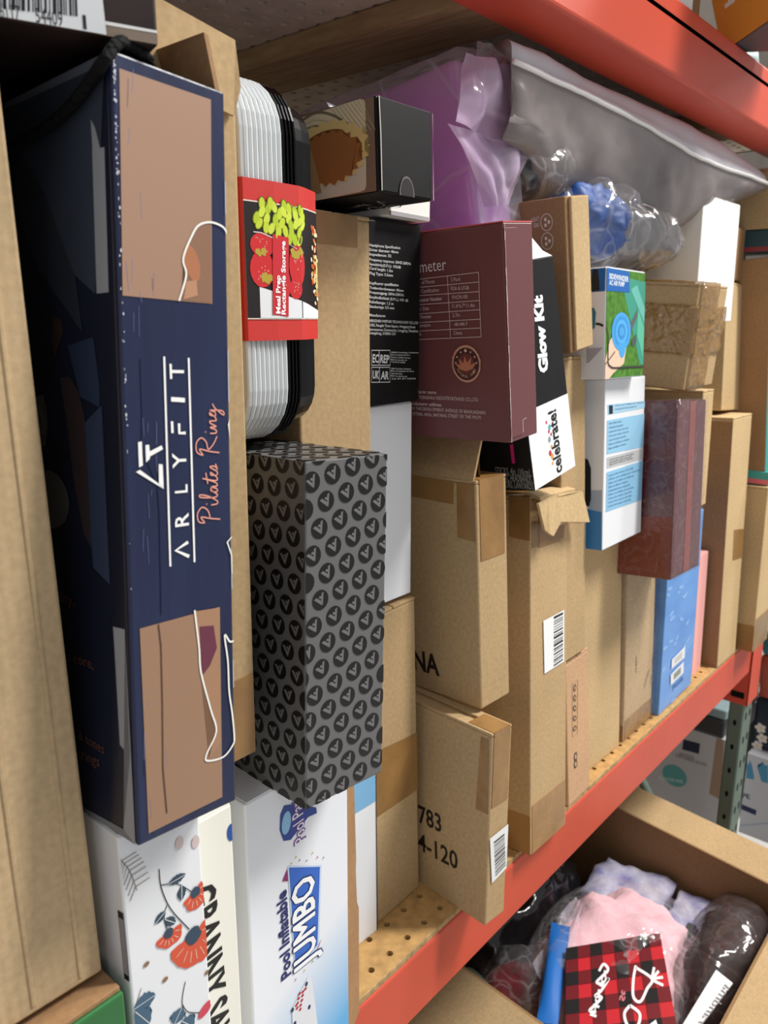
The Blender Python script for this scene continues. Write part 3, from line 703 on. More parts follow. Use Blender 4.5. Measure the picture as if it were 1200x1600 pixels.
def sl(u, v, o):
    for i in range(2, 7):
        (xa, ya), (xb, yb) = path[i], path[i+1]
        if u <= xb or i == 6:
            t = (u-xa)/(xb-xa); return (u+o*.2, ya+(yb-ya)*t-o, v)
def SU(P3): return [(p[0]-O[0], p[2]-O[2]) for p in P3]
def dens(q, n=8):
    out = []
    for i in range(len(q)):
        A, B_ = Vector(q[i]), Vector(q[(i+1) % len(q)])
        for k in range(n): out.append(A.lerp(B_, k/n))
    return out
def strip(a, u0, u1, v0, v1, m, lay, n=14):
    us = [u0+(u1-u0)*k/n for k in range(n+1)]
    for i in range(n):
        f0, f1 = (v0(us[i]), v0(us[i+1])) if callable(v0) else (v0, v0); g0, g1 = (v1(us[i]), v1(us[i+1])) if callable(v1) else (v1, v1)
        a.poly(sl, [(us[i], f0), (us[i+1], f1), (us[i+1], g1), (us[i], g0)], m, lay)
a = Art(slv, off=.0003)
v_lo, v_hi = .0765, .1425
strip(a, -.0008, .0668, v_lo, v_hi, '#f0e6d8', 1); strip(a, -.0008, .0668, v_lo+.0007, v_hi-.0007, '#241d1e', 2)
strip(a, .0085, .0668, v_lo+.0007, lambda u: v_lo+.019-.22*max(u-.006, 0), '#e8ebee', 3)
beans = SU([(0.3231, -0.0075, 0.6275), (0.3275, -0.0075, 0.6251), (0.3319, -0.0075, 0.6265), (0.3363, -0.0075, 0.6231), (0.3329, -0.0075, 0.6196), (0.3262, -0.0075, 0.6193), (0.3206, -0.0075, 0.6166), (0.3188, -0.0075, 0.6196), (0.3229, -0.0075, 0.6231), (0.3438, -0.0075, 0.6264), (0.3489, -0.0075, 0.6252), (0.3436, -0.0075, 0.6215), (0.3379, -0.0075, 0.618), (0.3346, -0.0075, 0.6148), (0.3296, -0.0075, 0.6144), (0.3256, -0.0075, 0.6148), (0.3453, -0.0075, 0.6173), (0.3496, -0.0075, 0.6187), (0.3405, -0.0075, 0.6137), (0.3456, -0.0075, 0.6131), (0.353, -0.0075, 0.6203), (0.3523, -0.0075, 0.6139), (0.3483, -0.0075, 0.6093), (0.3526, -0.0075, 0.6089), (0.3349, -0.0075, 0.6123), (0.3532, -0.0075, 0.6263), (0.3493, -0.0075, 0.623), (0.3293, -0.0075, 0.6282), (0.3401, -0.0075, 0.6277), (0.3559, -0.0075, 0.6179), (0.3565, -0.0075, 0.6219), (0.3441, -0.0075, 0.6096), (0.3395, -0.0075, 0.6244), (0.3551, -0.0075, 0.6251)])
for i, c in enumerate(beans): rt = random.uniform(-40, 40); a.ell(sl, c, .0027 if c[0] < .04 else .0022, .0041, '#66701c', 4, rt, 12); a.ell(sl, c, .0021 if c[0] < .04 else .0017, .0035, ('#c6d83c', '#b4cc30', '#d2e250')[i % 3], 5, rt, 12)
for c, rx, ry in zip(SU([(0.3225, -0.0075, 0.6049), (0.3218, -0.0075, 0.5913), (0.3502, -0.0075, 0.5946), (0.3483, -0.0075, 0.5808), (0.3398, -0.0075, 0.5833)]), (.009, .009, .0072, .0055, .004), (.0068, .0105, .0125, .0062, .0085)):
    a.ell(sl, c, rx, ry, '#cf2f33', 4, 0, 16)
    for k in range(12): a.ell(sl, (c[0]+random.uniform(-.6, .6)*rx, c[1]+random.uniform(-.6, .6)*ry), .00035, .0004, '#f0b0a0', 5, n=6)
for c in SU([(0.3239, -0.0075, 0.5874), (0.3255, -0.0075, 0.5848), (0.3274, -0.0075, 0.5869), (0.3225, -0.0075, 0.5864), (0.3485, -0.0075, 0.6006), (0.3466, -0.0075, 0.6018), (0.3505, -0.0075, 0.6013), (0.3529, -0.0075, 0.6028), (0.3192, -0.0075, 0.6008), (0.3232, -0.0075, 0.6011)]): a.ell(sl, c, .0022, .0024, '#b7a23e', 5, 20, 8, .3)
random.seed(5)
for k in range(70):
    u = random.uniform(.0565, .0660); a.ell(sl, (u, random.uniform(.088, .134)-.3*(u-.056)), .0012, .0016, random.choice(('#e6d7ae', '#d9743a', '#f1e6c8', '#c9a05a', '#e08a4a', '#c04a2a')), 5, random.uniform(0, 90), 7)
a.ell(sl, (.0645, .104), .0012, .012, '#dfd98a', 6)
q = SU([(0.3301, -0.0075, 0.6114), (0.3429, -0.0075, 0.6102), (0.3411, -0.0075, 0.5642), (0.3283, -0.0075, 0.5654)])
a.poly(sl, q, '#cc3038', 6)
for t, q in (('Meal Prep', SU([(0.3341, -0.0075, 0.5659), (0.3348, -0.0075, 0.5882)])), ('Rectangle Storage', SU([(0.3384, -0.0075, 0.5654), (0.3398, -0.0075, 0.608)]))): a.text(sl, t, q[0], q[1], .0034, '#ffffff', 7, .03)
a.line(sl, SU([(0.3162, -0.0075, 0.6116), (0.3214, -0.0075, 0.6116), (0.3302, -0.0075, 0.6093)]), .0005, '#e8e8e8', 5)
a.line(sl, SU([(0.3427, -0.0075, 0.6068), (0.3486, -0.0075, 0.6046), (0.3563, -0.0075, 0.6024)]), .0005, '#b8b8b8', 5)
a.build('printed_food_picture')

# ---------------------------------------------------------------- middle of the shelf
P = (0.3849, 0.03, 0.437, 0.0752, 0.2, 0.199, 0.19, -0.61, 0.43)
r = carton('kraft_carton', P, 'kraft', 'tall kraft carton right behind the food containers, under the cookie box', tape=0)
bm = bmesh.new(); addbox(bm, .012, P[3]-.014, -.0006, 0, P[5]-.022, P[5]-.001); obj('packing_tape', bm, 'tape', r)
P = (0.4109, 0.0453, 0.0, 0.07, 0.2, 0.434, -1.91, -0.98, 0.6)
r = printed('display_box', P, 'white_card', 'white box with a light blue band, deep between the JUMBO box and the kraft carton')
a = Art(r, *P[3:6]); q = [(0.0317, 0.1587), (0.0706, 0.1374)]
a.poly('front', [(0.001, q[1][1]), (P[3]-.0005, q[1][1]), (P[3]-.0005, q[1][1]+.25), (.001, q[1][1]+.25)], '#7fb6de', 1)
a.poly('front', [(P[3]-.0014, 0.001), (P[3]-.0002, 0.001), (P[3]-.0002, P[5]-.001), (P[3]-.0014, P[5]-.001)], '#1d1d20', 2); a.build('printed_band')
P = (0.4881, 0.0479, 0.0, 0.0636, 0.2, 0.3128, 0.82, -0.77, -1.22)
r = carton('kraft_carton', P, 'kraft', 'kraft carton on the shelf just right of the patterned box, carrying a white box', tape=0)
a = Art(r, *P[3:6]); a.poly('front', [(-0.0043, 0.182), (0.0647, 0.1736), (0.0634, 0.1119), (-0.0072, 0.1149)], 'tape', 1); a.build('packing_tape')
P = (0.4618, 0.055, 0.318, 0.08, 0.2, 0.1748, 0.0, -0.07, -0.06)
r = printed('white_box', P, 'white_card', 'plain white box between the black headphone box and a kraft carton')
P = (0.4642, 0.05, 0.4933, 0.08, 0.2, 0.1435, -0.18, 0.7, -0.67)
r = printed('black_box', P, 'black_card', 'black headphone box with small white specification text')
a = Art(r, *P[3:6]); T_ = '#d9d9d9'
rows = [('Headphone Specification', [(0.0162, 0.1238), (0.053, 0.1235)]), ('Driver diameter: 40mm', [(0.0161, 0.1204), (0.0508, 0.1201)]), ('Impedance: 32', [(0.0161, 0.1171), (0.0421, 0.1168)]),
 ('Frequency response: 20HZ-20KHz', [(0.0161, 0.1133), (0.0669, 0.1118)]), ('Sensitivity(S.P.L): 103dB', [(0.0161, 0.1099), (0.0539, 0.1086)]), ('Cord length: 1.2m', [(0.0161, 0.1068), (0.0438, 0.1055)]), ('Plug Type: 3.5mm', [(0.0161, 0.1031), (0.0442, 0.102)]),
 ('Kopfhoerer spezifikation', [(0.016, 0.0958), (0.0513, 0.0947)]), ('Treiberdurchmesser: 40mm', [(0.016, 0.0923), (0.0575, 0.0905)]), ('Frequenzgang: 20Hz-20KHz', [(0.016, 0.0889), (0.0582, 0.087)]), ('Empfindlichkeit (S.P.L.) 103 dB', [(0.016, 0.0853), (0.0636, 0.0827)]), ('Kabellaenge: 1.2 m', [(0.0159, 0.0817), (0.0449, 0.0801)]), ('Steckertyp: 3.5 mm', [(0.0159, 0.0781), (0.046, 0.0767)]),
 ('Manufacturer', [(0.0159, 0.0716), (0.0353, 0.0706)]), ('SHENZHEN VVISTAR TECHNOLOGY CO.,LTD', [(0.0146, 0.0673), (0.077, 0.0645)]), ('F1302, Rongde Times Square, Henggang Street', [(0.0146, 0.064), (0.0735, 0.0612)]), ('Fluorescence Community, Longgang, Shenzhen', [(0.0146, 0.0607), (0.0772, 0.0578)]), ('Guangdong, 518000 CN', [(0.0146, 0.058), (0.0475, 0.0562)])]
for t, q in rows: a.text('front', t, q[0], q[1], .0020, T_, 1, .015)
for nm, q, dv in (('EC', [(0.0183, 0.0452), (0.041, 0.0443), (0.0411, 0.0323), (0.0183, 0.0335)], [(0.0274, 0.0448), (0.0274, 0.033), (0.0193, 0.0358), (0.0266, 0.0352), (0.0285, 0.0351), (0.0397, 0.0341)]), ('UK', [(0.0183, 0.0318), (0.0408, 0.0306), (0.0409, 0.0186), (0.0182, 0.02)], [(0.0278, 0.0313), (0.0278, 0.0193), (0.0193, 0.023), (0.0272, 0.0222), (0.0294, 0.0218), (0.0393, 0.021)])):
    a.line('front', q, .0007, T_, 1, closed=True); a.line('front', dv[:2], .0006, T_, 1)
    a.text('front', nm, dv[2], dv[3], .0062, T_, 1, .03); a.text('front', 'REP' if nm == 'EC' else 'AR', dv[4], dv[5], .0062, T_, 1, .03)
for q in ([(0.0421, 0.042), (0.0782, 0.0403), (0.0422, 0.0401), (0.0666, 0.0388), (0.0422, 0.0382), (0.0674, 0.0364), (0.0422, 0.0362), (0.0628, 0.0347), (0.0422, 0.0343), (0.0603, 0.0329)], [(0.0422, 0.0289), (0.0683, 0.0272), (0.0422, 0.027), (0.0719, 0.025), (0.0422, 0.025), (0.0569, 0.0238), (0.0422, 0.0231), (0.063, 0.0212), (0.0423, 0.0206), (0.075, 0.0186)]):
    for k in range(0, 10, 2): a.text('front', ('GMBH Consulting e Commerce', 'Elise Companie de Paris', 'Frankfurt am Main, Germany', 'Mail eu service de', 'Tel 49 69 33296')[k//2], q[k], q[k+1], .0012, T_, 1, .01)
a.build('printed_lettering')
P = (0.484, 0.04, 0.6406, 0.06, 0.2, 0.0163, 0.55, -0.25, 2.14)
P = (P[0]+.010, P[1], P[2], P[3]-.010, .15, .020, 0, 0, 1)
r = printed('flat_white_box', P, 'white_sheet', 'flat white box on the black headphone box, under the corner of the cookie box')
box('bottom_edge', r, 0, P[3]-.002, -.0007, .001, 0, .0035, 'grey_card', .0002)

P = (0.4233, -0.01, 0.6444, 0.0611, 0.17, 0.0592, 2.1, -1.53, -0.7)
r = root('cookie_box', P, 'small black box with a cookie picture, jutting out on top of the boxes', 'box')
w_, d_, h_ = P[3:6]
bm = bmesh.new(); addbox(bm, 0, w_, 0, d_, 0, h_, .0014); obj('box_body', bm, 'black_card', r)
bm = bmesh.new(); addbox(bm, .0015, w_-.0015, -.0009, .0002, .0015, h_-.0005, .0003); obj('front_flap', bm, 'black_card', r)
a = Art(r, w_, d_, h_, off=.0010)
a.poly('left', [(0.001, .001), (d_-.001, .001), (d_-.001, h_-.001), (.001, h_-.001)], '#85705e', 1)
a.poly('left', [(0.0956, 0.0562), (0.157, 0.0593), (0.1607, 0.0577), (0.1619, 0.055), (0.1604, 0.0052), (0.1589, 0.0026), (0.1555, 0.002), (0.0914, 0.0006)], '#e0d4b2', 2)
a.poly('left', [(0.1119, 0.0206), (0.1595, 0.0226), (0.1601, 0.0058), (0.1586, 0.0026), (0.1106, 0.0024)], '#d0ccba', 3)
for k in range(9):
    q = [(0.1391, 0.0567), (0.1606, 0.0483)]; dx = (q[1][0]-q[0][0])*.16*k
    a.line('left', [(q[0][0]+dx-.008, q[0][1]+.006), (q[0][0]+dx+.010, q[1][1]-.010)], .0007, '#b3a682', 3)
for rx, m, wd in ((1.0, '#7d735c', .0016), (.93, '#d8cda8', .0012), (.86, '#8a7d60', .0010)):
    a.line('left', [(x, y) for x, y in [(c[0], c[1]) for c in [(0.103, 0.0543), (0.118, 0.0573), (0.132, 0.0537), (0.1454, 0.0461), (0.1552, 0.0386), (0.1596, 0.0332)]]] if rx == 1 else [(x-.0012*(3 if rx < .9 else 1.5), y-.004*(2 if rx < .9 else 1)) for x, y in [(0.103, 0.0543), (0.118, 0.0573), (0.132, 0.0537), (0.1454, 0.0461), (0.1552, 0.0386), (0.1596, 0.0332)]], wd, m, 4, sm=5)
cen = [(0.1323, 0.0277)][0]; random.seed(2)
def star(c, rx, ry, n, j, m, lay):
    pts = []
    for k in range(n):
        t = 2*math.pi*k/n; f = 1-(j if k % 2 else 0); pts.append((c[0]+rx*f*math.cos(t), c[1]+ry*f*math.sin(t)))
    a.poly('left', pts, m, lay)
star((cen[0]-.004, cen[1]+.002), .037, .0215, 44, .12, '#e0c684', 5); star((cen[0]-.004, cen[1]-.001), .031, .018, 44, .14, '#a06a3c', 6)
a.poly('left', [(cen[0]-.034, cen[1]-.022), (cen[0]-.012, cen[1]-.022), (cen[0]-.016, cen[1]-.006), (cen[0]-.02, cen[1]+.006), (cen[0]-.034, cen[1]+.014)], '#a88a5c', 7)
a.ell('front', [(0.0293, 0.0007)][0], .0085, .0125, '#6a6668', 5, 0, 20); a.ell('front', [(0.0293, 0.0024)][0], .0072, .0095, '#2c2426', 6, 0, 20)
for q in ([(0.001, 0.0586), (0.0018, 0.0358), (0.0015, 0.0012)], [(0.0028, -0.0003), (0.034, -0.0013), (0.0585, -0.0007)], [(0.0608, 0.058), (0.0626, 0.0365), (0.0605, 0.0003)]): a.line('front', q, .0008, '#cfcac2', 7)
q = [(0.0246, 0.1357), (0.0303, 0.1125), (0.0136, 0.143)]
a.text('bottom', 'Xawex', q[0], q[1], .0085, '#98948c', 2)
a.line('bottom', [(0.0439, 0.1238), (0.0568, 0.1196), (0.0576, 0.1277), (0.0469, 0.1405), (0.0471, 0.1476), (0.0543, 0.1466), (0.0587, 0.1396), (0.0548, 0.1363)], .0012, '#98948c', 2, sm=5)
a.line('bottom', [(0.0439, 0.1238), (0.04, 0.1313), (0.0482, 0.1309), (0.0407, 0.1423), (0.0299, 0.1468), (0.0227, 0.1507), (0.031, 0.1511)], .0010, '#98948c', 2, sm=5)
a.build('printed_picture')

P = (0.5601, -0.034, 0.4635, 0.044, 0.2, 0.1721, 0.38, -1.8, -4.74)
r = printed('maroon_box', P, 'maroon', 'maroon box with a white specification table and a round copper badge')
w_, d_, h_ = P[3:6]
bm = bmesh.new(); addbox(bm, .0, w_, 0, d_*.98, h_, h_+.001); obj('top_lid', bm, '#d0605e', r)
bm = bmesh.new(); addbox(bm, .001, w_*.42, -.0009, .0003, .004, h_-.004, .0003); obj('closing_seam_flap', bm, 'maroon', r)
a = Art(r, w_, d_, h_, off=.0009); T_ = '#cfb8b4'; random.seed(3)
for k in range(26):
    z = k*h_/26; a.line('front', [(.0006+random.uniform(0, .0006), z), (.0006+random.uniform(0, .0006), z+h_/26*.97)], random.uniform(.0003, .0010), '#d9c9c2', 1)
a.line('front', [(w_*.40, .006), (w_*.43, .006), (w_*.43, .016), (w_*.55, .017)], .0006, '#d0bab4', 2)
q = [(0.1179, 0.1405), (0.1453, 0.1408)]; a.text('left', 'meter', q[0], q[1], .0095, '#e3d6d2', 1, .0)
L_ = [(0.1133, 0.1351), (0.1128, 0.1286), (0.1122, 0.1219), (0.1116, 0.1144), (0.1109, 0.1068), (0.1103, 0.0996), (0.1097, 0.0925), (0.1091, 0.0853)]; Rg = [(0.1766, 0.1368), (0.1766, 0.1294), (0.1764, 0.122), (0.1764, 0.1151), (0.1763, 0.108), (0.1764, 0.1005), (0.1764, 0.0936), (0.1765, 0.0865)]
for p_, q_ in zip(L_, Rg): a.line('left', [p_, q_], .00055, T_, 1)
a.line('left', Rg, .00055, T_, 1); a.line('left', [(0.146, 0.1365), (0.1458, 0.0865)], .00055, T_, 1)
for t, q in (('2 Pack', [(0.1493, 0.1314), (0.1589, 0.1314)]), ('FDA & LFGB', [(0.1488, 0.1244), (0.1667, 0.1242)]), ('YHCM-100', [(0.1493, 0.1173), (0.1649, 0.1173)]), ('11.6*6.7*11.4in', [(0.1491, 0.1104), (0.1715, 0.1102)]), ('2.7in', [(0.1491, 0.103), (0.1564, 0.1032)]), ('-40-446 F', [(0.1499, 0.0956), (0.1636, 0.0958)]), ('China', [(0.1492, 0.0886), (0.1579, 0.0888)]),
             ('of Pieces', [(0.1192, 0.1311), (0.1326, 0.1312)]), ('Certification', [(0.1181, 0.1239), (0.1365, 0.1241)]), ('facturer Number', [(0.1141, 0.1168), (0.1393, 0.117)]), ('ct Size', [(0.1138, 0.1094), (0.1249, 0.1098)]), ('Diameter', [(0.114, 0.103), (0.1272, 0.103)]), ('perature', [(0.1132, 0.0958), (0.1256, 0.096)]), ('gin', [(0.1115, 0.0887), (0.1152, 0.0888)]),
             ('facturer name', [(0.1025, 0.0389), (0.1275, 0.0387)]), ('YONGHAO INDUSTRY&TRADE CO.,LTD', [(0.1082, 0.0339), (0.1705, 0.0336)]), ('nufacturer address', [(0.0996, 0.0282), (0.1322, 0.028)]), ('IN THE DEVELOPMENT AVENUE OF BAIHUASHAN', [(0.0992, 0.0237), (0.1772, 0.023)]), ('USTRIAL AREA, BAIYANG STREET OF THE WUYI', [(0.0987, 0.0189), (0.1725, 0.0187)])):
    a.text('left', t, q[0], q[1], .0030, '#d6c2be', 1, .012 if 'facturer' in t else 0)
bc, bx_, by_ = [(0.1605, 0.0646), (0.1757, 0.0653), (0.1614, 0.0806)]
R1 = abs(bx_[0]-bc[0])*.98; R2 = abs(by_[1]-bc[1])*.98
def badge(k, m, lay, n=40, j=0):
    a.poly('left', [(bc[0]+R1*k*(1-(j if i % 2 else 0))*math.cos(2*math.pi*i/n), bc[1]+R2*k*(1-(j if i % 2 else 0))*math.sin(2*math.pi*i/n)) for i in range(n)], m, lay)
badge(1, '#d09a82', 1, 88, .06); badge(.86, '#4a2a2c', 2); badge(.55, '#6e3a36', 3)
for t in (0, 28, -28, 58, -58, 85, -85): a.ell('left', (bc[0]+R1*.7*math.sin(R(t)), bc[1]+R2*.7*math.cos(R(t))), .0008 if t else .0014, .0008 if t else .0014, '#e0b8a4', 3, n=8)
for i, ch in enumerate('NATURAL MAID'):
    t = R(-62+i*11.2); c = (bc[0]+R1*.72*math.sin(t), bc[1]-R2*.72*math.cos(t)); dx, dy = math.cos(t)*.0009, math.sin(t)*.0009
    a.text('left', ch, (c[0]-dx, c[1]-dy), (c[0]+dx, c[1]+dy), .0022, '#d8a890', 3)
for t in (-60, -35, -5, 25, 55):
    s_, c_ = math.sin(R(t)), math.cos(R(t)); o_ = (bc[0], bc[1]-R2*.38); L2 = R2*.82
    a.poly('left', [o_, (o_[0]+s_*L2*.5-c_*R1*.13, o_[1]+c_*L2*.5+s_*R1*.13), (o_[0]+s_*L2, o_[1]+c_*L2), (o_[0]+s_*L2*.5+c_*R1*.13, o_[1]+c_*L2*.5-s_*R1*.13)], '#c07a60', 4)
a.build('printed_lettering')

P = (0.5507, -0.0318, -0.0, 0.0296, 0.2, 0.1995, -5.02, -0.64, 1.03)
r = carton('kraft_carton', P, 'kraft', 'low kraft carton stamped 120 with a white sticker, overhanging the red beam', tape=.075, gap=.0035, tape_top=.03)
a = Art(r, *P[3:6])
for t, q in (('783', [(0.1122, 0.0696), (0.1431, 0.0725)]), ('4-120', [(0.112, 0.0387), (0.1651, 0.0425)])): a.text('left', t, q[0], q[1], .0185, '#2b241e', 1, .018)
a.poly('left', [(0.1875, 0.1929), (0.1968, 0.1935), (0.1988, 0.1187), (0.184, 0.118)], 'tape', 1)
a.build('printed_lettering')
def sticker(r, P, quad, bars, nm='barcode_sticker'):
    a = Art(r, *P[3:6], off=.0009); a.poly('front', quad, '#eff0f0', 1); a.barcode('front', bars, '#25252a', 24); a.build(nm, 'white barcode sticker')
sticker(r, P, [(0.0013, 0.094), (0.0305, 0.0966), (0.0342, 0.0488), (0.0071, 0.0437)], [(0.0074, 0.0877), (0.0121, 0.0481), (0.0276, 0.0522), (0.0234, 0.0891)])
P = (0.5832, 0.0012, 0.202, 0.0452, 0.2, 0.2208, -3.71, -2.73, -1.25)
r = carton('kraft_carton', P, 'kraft', 'kraft carton stamped NA with raised torn top flaps, standing on the low carton', tape=.075)
w_, d_, h_ = P[3:6]
a = Art(r, *P[3:6]); q = [(0.0734, 0.0174), (0.1492, 0.0207)]; a.text('left', 'CHINA', q[0], q[1], .0205, '#2b241e', 1, .03)
a.poly('left', [(0.178, 0.2172), (0.1978, 0.219), (0.1986, 0.1648), (0.1771, 0.166)], 'tape', 1); a.poly('left', [(0.1151, 0.2202), (0.1748, 0.2186), (0.1735, 0.1969), (0.1139, 0.1992)], 'tape', 1)
a.build('printed_lettering')
slab('raised_flap', r, [(.001, .004, h_), (.001, d_*.95, h_), (.012, d_*.95, h_+.040), (.016, .006, h_+.034)], (.003, 0, .0006), 'kraft')
slab('torn_flap', r, [(.017, .008, h_+.001), (w_-.003, .030, h_+.001), (w_+.004, .05, h_+.018), (w_-.006, .045, h_+.024), (w_-.014, .03, h_+.034), (.018, .010, h_+.033)], (.0008, .0028, 0), 'kraft_inside_shade')

P = (0.6654, -0.0132, 0.003, 0.0826, 0.2, 0.3881, 1.38, -4.86, 3.69)
r = carton('kraft_carton', P, 'kraft', 'tall kraft carton with a white barcode sticker and a ragged torn top flap', tape=.055, bottom_tape=.055)
sticker(r, P, [(0.0263, 0.2533), (0.0739, 0.2549), (0.0746, 0.196), (0.029, 0.1945)], [(0.0494, 0.2527), (0.0498, 0.196), (0.0715, 0.1974), (0.0709, 0.2531)])
slab('torn_flap', r, [(x-.017, -.0135-.0008*math.sin(i*2.1), z) for i, (x, z) in enumerate([(0.0045, 0.3831), (0.0233, 0.3863), (0.0442, 0.3889), (0.0471, 0.3859), (0.0719, 0.3868), (0.1026, 0.3859), (0.1126, 0.3662), (0.1193, 0.3501), (0.0953, 0.3517), (0.0723, 0.3561), (0.0516, 0.3594), (0.043, 0.353), (0.036, 0.3464), (0.0276, 0.3496), (0.0193, 0.3548), (0.0111, 0.3685)])], (.0, -.0028, .0), 'kraft_light')
slab('torn_flap', r, [(.002, -.010, P[5]-.004), (P[3]-.002, -.010, P[5]-.002), (P[3]-.002, .008, P[5]+.001), (.002, .008, P[5]+.001)], (0, .0, .003), 'kraft_light')
a = Art(r, *P[3:6]); a.poly('front', [(0.0018, 0.3622), (0.0771, 0.3545), (0.073, 0.3358), (0.0026, 0.3346)], 'tape', 1); a.poly('left', [(0.1755, 0.3912), (0.2, 0.3906), (0.2, 0.3426), (0.1753, 0.3452)], 'tape', 1); a.build('packing_tape')

P = (0.7751, -0.0003, -0.0, 0.0558, 0.2, 0.1825, 0.33, -4.17, -1.03)
r = carton('pink_kraft_carton', P, 'kraft_pink', 'pinkish kraft carton with small recycling marks, right of the torn carton', tape=0)
a = Art(r, *P[3:6]); q = [(0.0149, 0.1522), (0.0282, 0.1506), (0.0247, 0.0827), (0.0122, 0.0859)]
a.line('front', q, .0006, '#4a3a30', 1, closed=True)
for k in range(5):
    c = Vector(q[0]).lerp(Vector(q[3]), .12+.19*k)+Vector((.006, 0)); a.ell('front', c, .0035, .0048, '#5a4638', 2, 20*k, 7); a.ell('front', c, .0018, .0026, '#c79c78', 3, 20*k, 6)
for c in [(0.0192, 0.0571), (0.0188, 0.0478)]: a.ell('front', c, .0048, .0062, '#3a2e26', 1, 0, 6); a.ell('front', c, .0026, .0036, '#c79c78', 2, 0, 6)
a.build('printed_symbols')
P = (0.7587, 0.01, 0.1853, 0.055, 0.2, 0.3391, -0.45, -3.16, -1.16)
carton('kraft_carton', P, 'kraft', 'tall kraft carton standing on the pinkish carton', tape=0)
P = (0.8326, 0.0185, 0.0, 0.115, 0.2, 0.303, -1.46, -3.28, -0.05)
carton('kraft_carton', P, 'kraft_light', 'plain kraft carton on the shelf under the white air pump boxes', tape=0)
P = (0.7391, 0.01, 0.5289, 0.0393, 0.2, 0.1488, -1.02, -1.61, -8.0)
r = carton('kraft_mailer', P, 'kraft_brown', 'upright kraft mailer box with tiny white care icons behind the glow kit', 'box', tape=0, flaps=False)
w_, d_, h_ = P[3:6]
box('front_lip', r, .006, w_+.0012, -.0035, 0, .002, h_-.001, 'kraft_light', .0012)
a = Art(r, *P[3:6])
for c in [(0.1795, 0.1273), (0.1793, 0.1099)]:
    a.line('left', [(c[0]+.0065*math.cos(t*.4), c[1]+.0078*math.sin(t*.4)) for t in range(16)], .0007, '#e8e0d6', 1, closed=True)
    for t in (0, 120, 240): a.ell('left', (c[0]+.0025*math.cos(R(t)), c[1]+.003*math.sin(R(t))), .0015, .0018, '#e8e0d6', 1, n=8)
q = [(0.1627, 0.1291), (0.1716, 0.1294), (0.165, 0.1238), (0.1713, 0.124)]; a.text('left', 'HEAT', q[0], q[1], .004, '#e8e0d6', 1); a.text('left', 'SEAL', q[2], q[3], .004, '#e8e0d6', 1)
a.build('printed_symbols')

P = (0.6452, -0.01, 0.4059, 0.0862, 0.065, 0.207, 2.37, -6.09, -7.8)
r = printed('glow_kit_box', P, 'black_card', 'leaning black and white glow kit box behind the maroon box', flap=False)
w_, d_, h_ = P[3:6]
slab('open_flap', r, [(.0, .001, h_), (w_, .001, h_), (w_-.012, .004, h_+.006), (w_-.034, .010, h_+.030), (.0, .012, h_+.034)], (0, .0012, 0), 'white_sheet')
a = Art(r, w_, d_, h_)
q = [(0.0226, 0.0754), (0.0865, 0.075)]
sl_ = (q[1][1]-q[0][1])/(q[1][0]-q[0][0]); y0 = q[0][1]-sl_*q[0][0]
a.poly('front', [(.0006, .0006), (w_-.0006, .0006), (w_-.0006, y0+sl_*w_), (.0006, y0)], '#f3f4f5', 1)
for t, q, m, bo in (('Glow Kit', [(0.0499, 0.1032), (0.0549, 0.174), (0.0338, 0.1063)], '#f6f6f6', .055), ('celebrate!', [(0.0566, 0.0033), (0.0571, 0.066), (0.0411, 0.0078)], '#1c1c1e', .03)):
    a.text('front', t, q[0], q[1], abs(q[2][0]-q[0][0]), m, 3, bo)
for i, c in enumerate([(0.0394, 0.0162), (0.0368, 0.027), (0.0411, 0.0325), (0.0385, 0.0401), (0.0428, 0.0442), (0.0412, 0.0515), (0.0361, 0.0574), (0.0403, 0.0231), (0.0389, 0.0478)]): a.ell('front', c, (.0016, .0026)[i % 2], (.0018, .003)[i % 2], ('#e2a23c', '#c8304a', '#e58a2e', '#8a9aa6', '#c02c4c', '#58b0b4', '#d0506a')[i % 7], 3, n=12)
for t, q in (('STICKS, 4in. (10cm),', [(0.0248, 0.0168), (0.0634, 0.015)]), ('ASTIC HEADBANDS,', [(0.0287, 0.0098), (0.0638, 0.0085)]), ('CTORS, LANYARDS', [(0.0287, 0.0031), (0.0642, 0.0016)])): a.text('left', t, q[0], q[1], .0066, '#9a9a98', 1)
a.poly('left', [(0.0448, 0.0451), (0.0484, 0.0459), (0.048, 0.0272), (0.0445, 0.0268)], '#c8246e', 2)
a.build('printed_lettering')

# ---------------------------------------------------------------- right half of the shelf
P = (0.82, 0.0, 0.3067, 0.1155, 0.2, 0.1921, 1.93, -3.2, 0.94)
r = printed('air_pump_box', P, 'white_card', 'white box with light blue text panels above the plain kraft carton')
a = Art(r, *P[3:6])
for q, m in (([(0.0064, 0.1647), (0.1191, 0.1624), (0.1185, 0.154), (0.008, 0.1536)], '#a8d3ec'), ([(0.0062, 0.1474), (0.1161, 0.1469), (0.1171, 0.1066), (0.0066, 0.1099)], '#97c9e8'), ([(0.0075, 0.1059), (0.1151, 0.1049), (0.1149, 0.0919), (0.0081, 0.0935)], '#c3c4c6'), ([(0.0076, 0.0892), (0.1151, 0.0895), (0.1128, 0.0412), (0.0076, 0.0438)], '#8fc4e6')): a.poly('front', q, m, 1)
a.poly('front', [(0.0099, 0.1637), (0.0203, 0.1635), (0.0208, 0.1541), (0.0107, 0.154)], '#22262a', 2)
def rows_(A, B_, C_, D_, n, m, th=.0011):
    for k in range(n):
        t = (k+.5)/n; p_ = Vector(A).lerp(Vector(D_), t); q_ = Vector(B_).lerp(Vector(C_), t); q_ = p_.lerp(q_, random.uniform(.55, 1)); a.text('front', random.choice(('inflate and deflate air mattress', 'connect the nozzle to the valve', 'rechargeable battery pump unit')), p_, q_, th*2.2, m, 2)
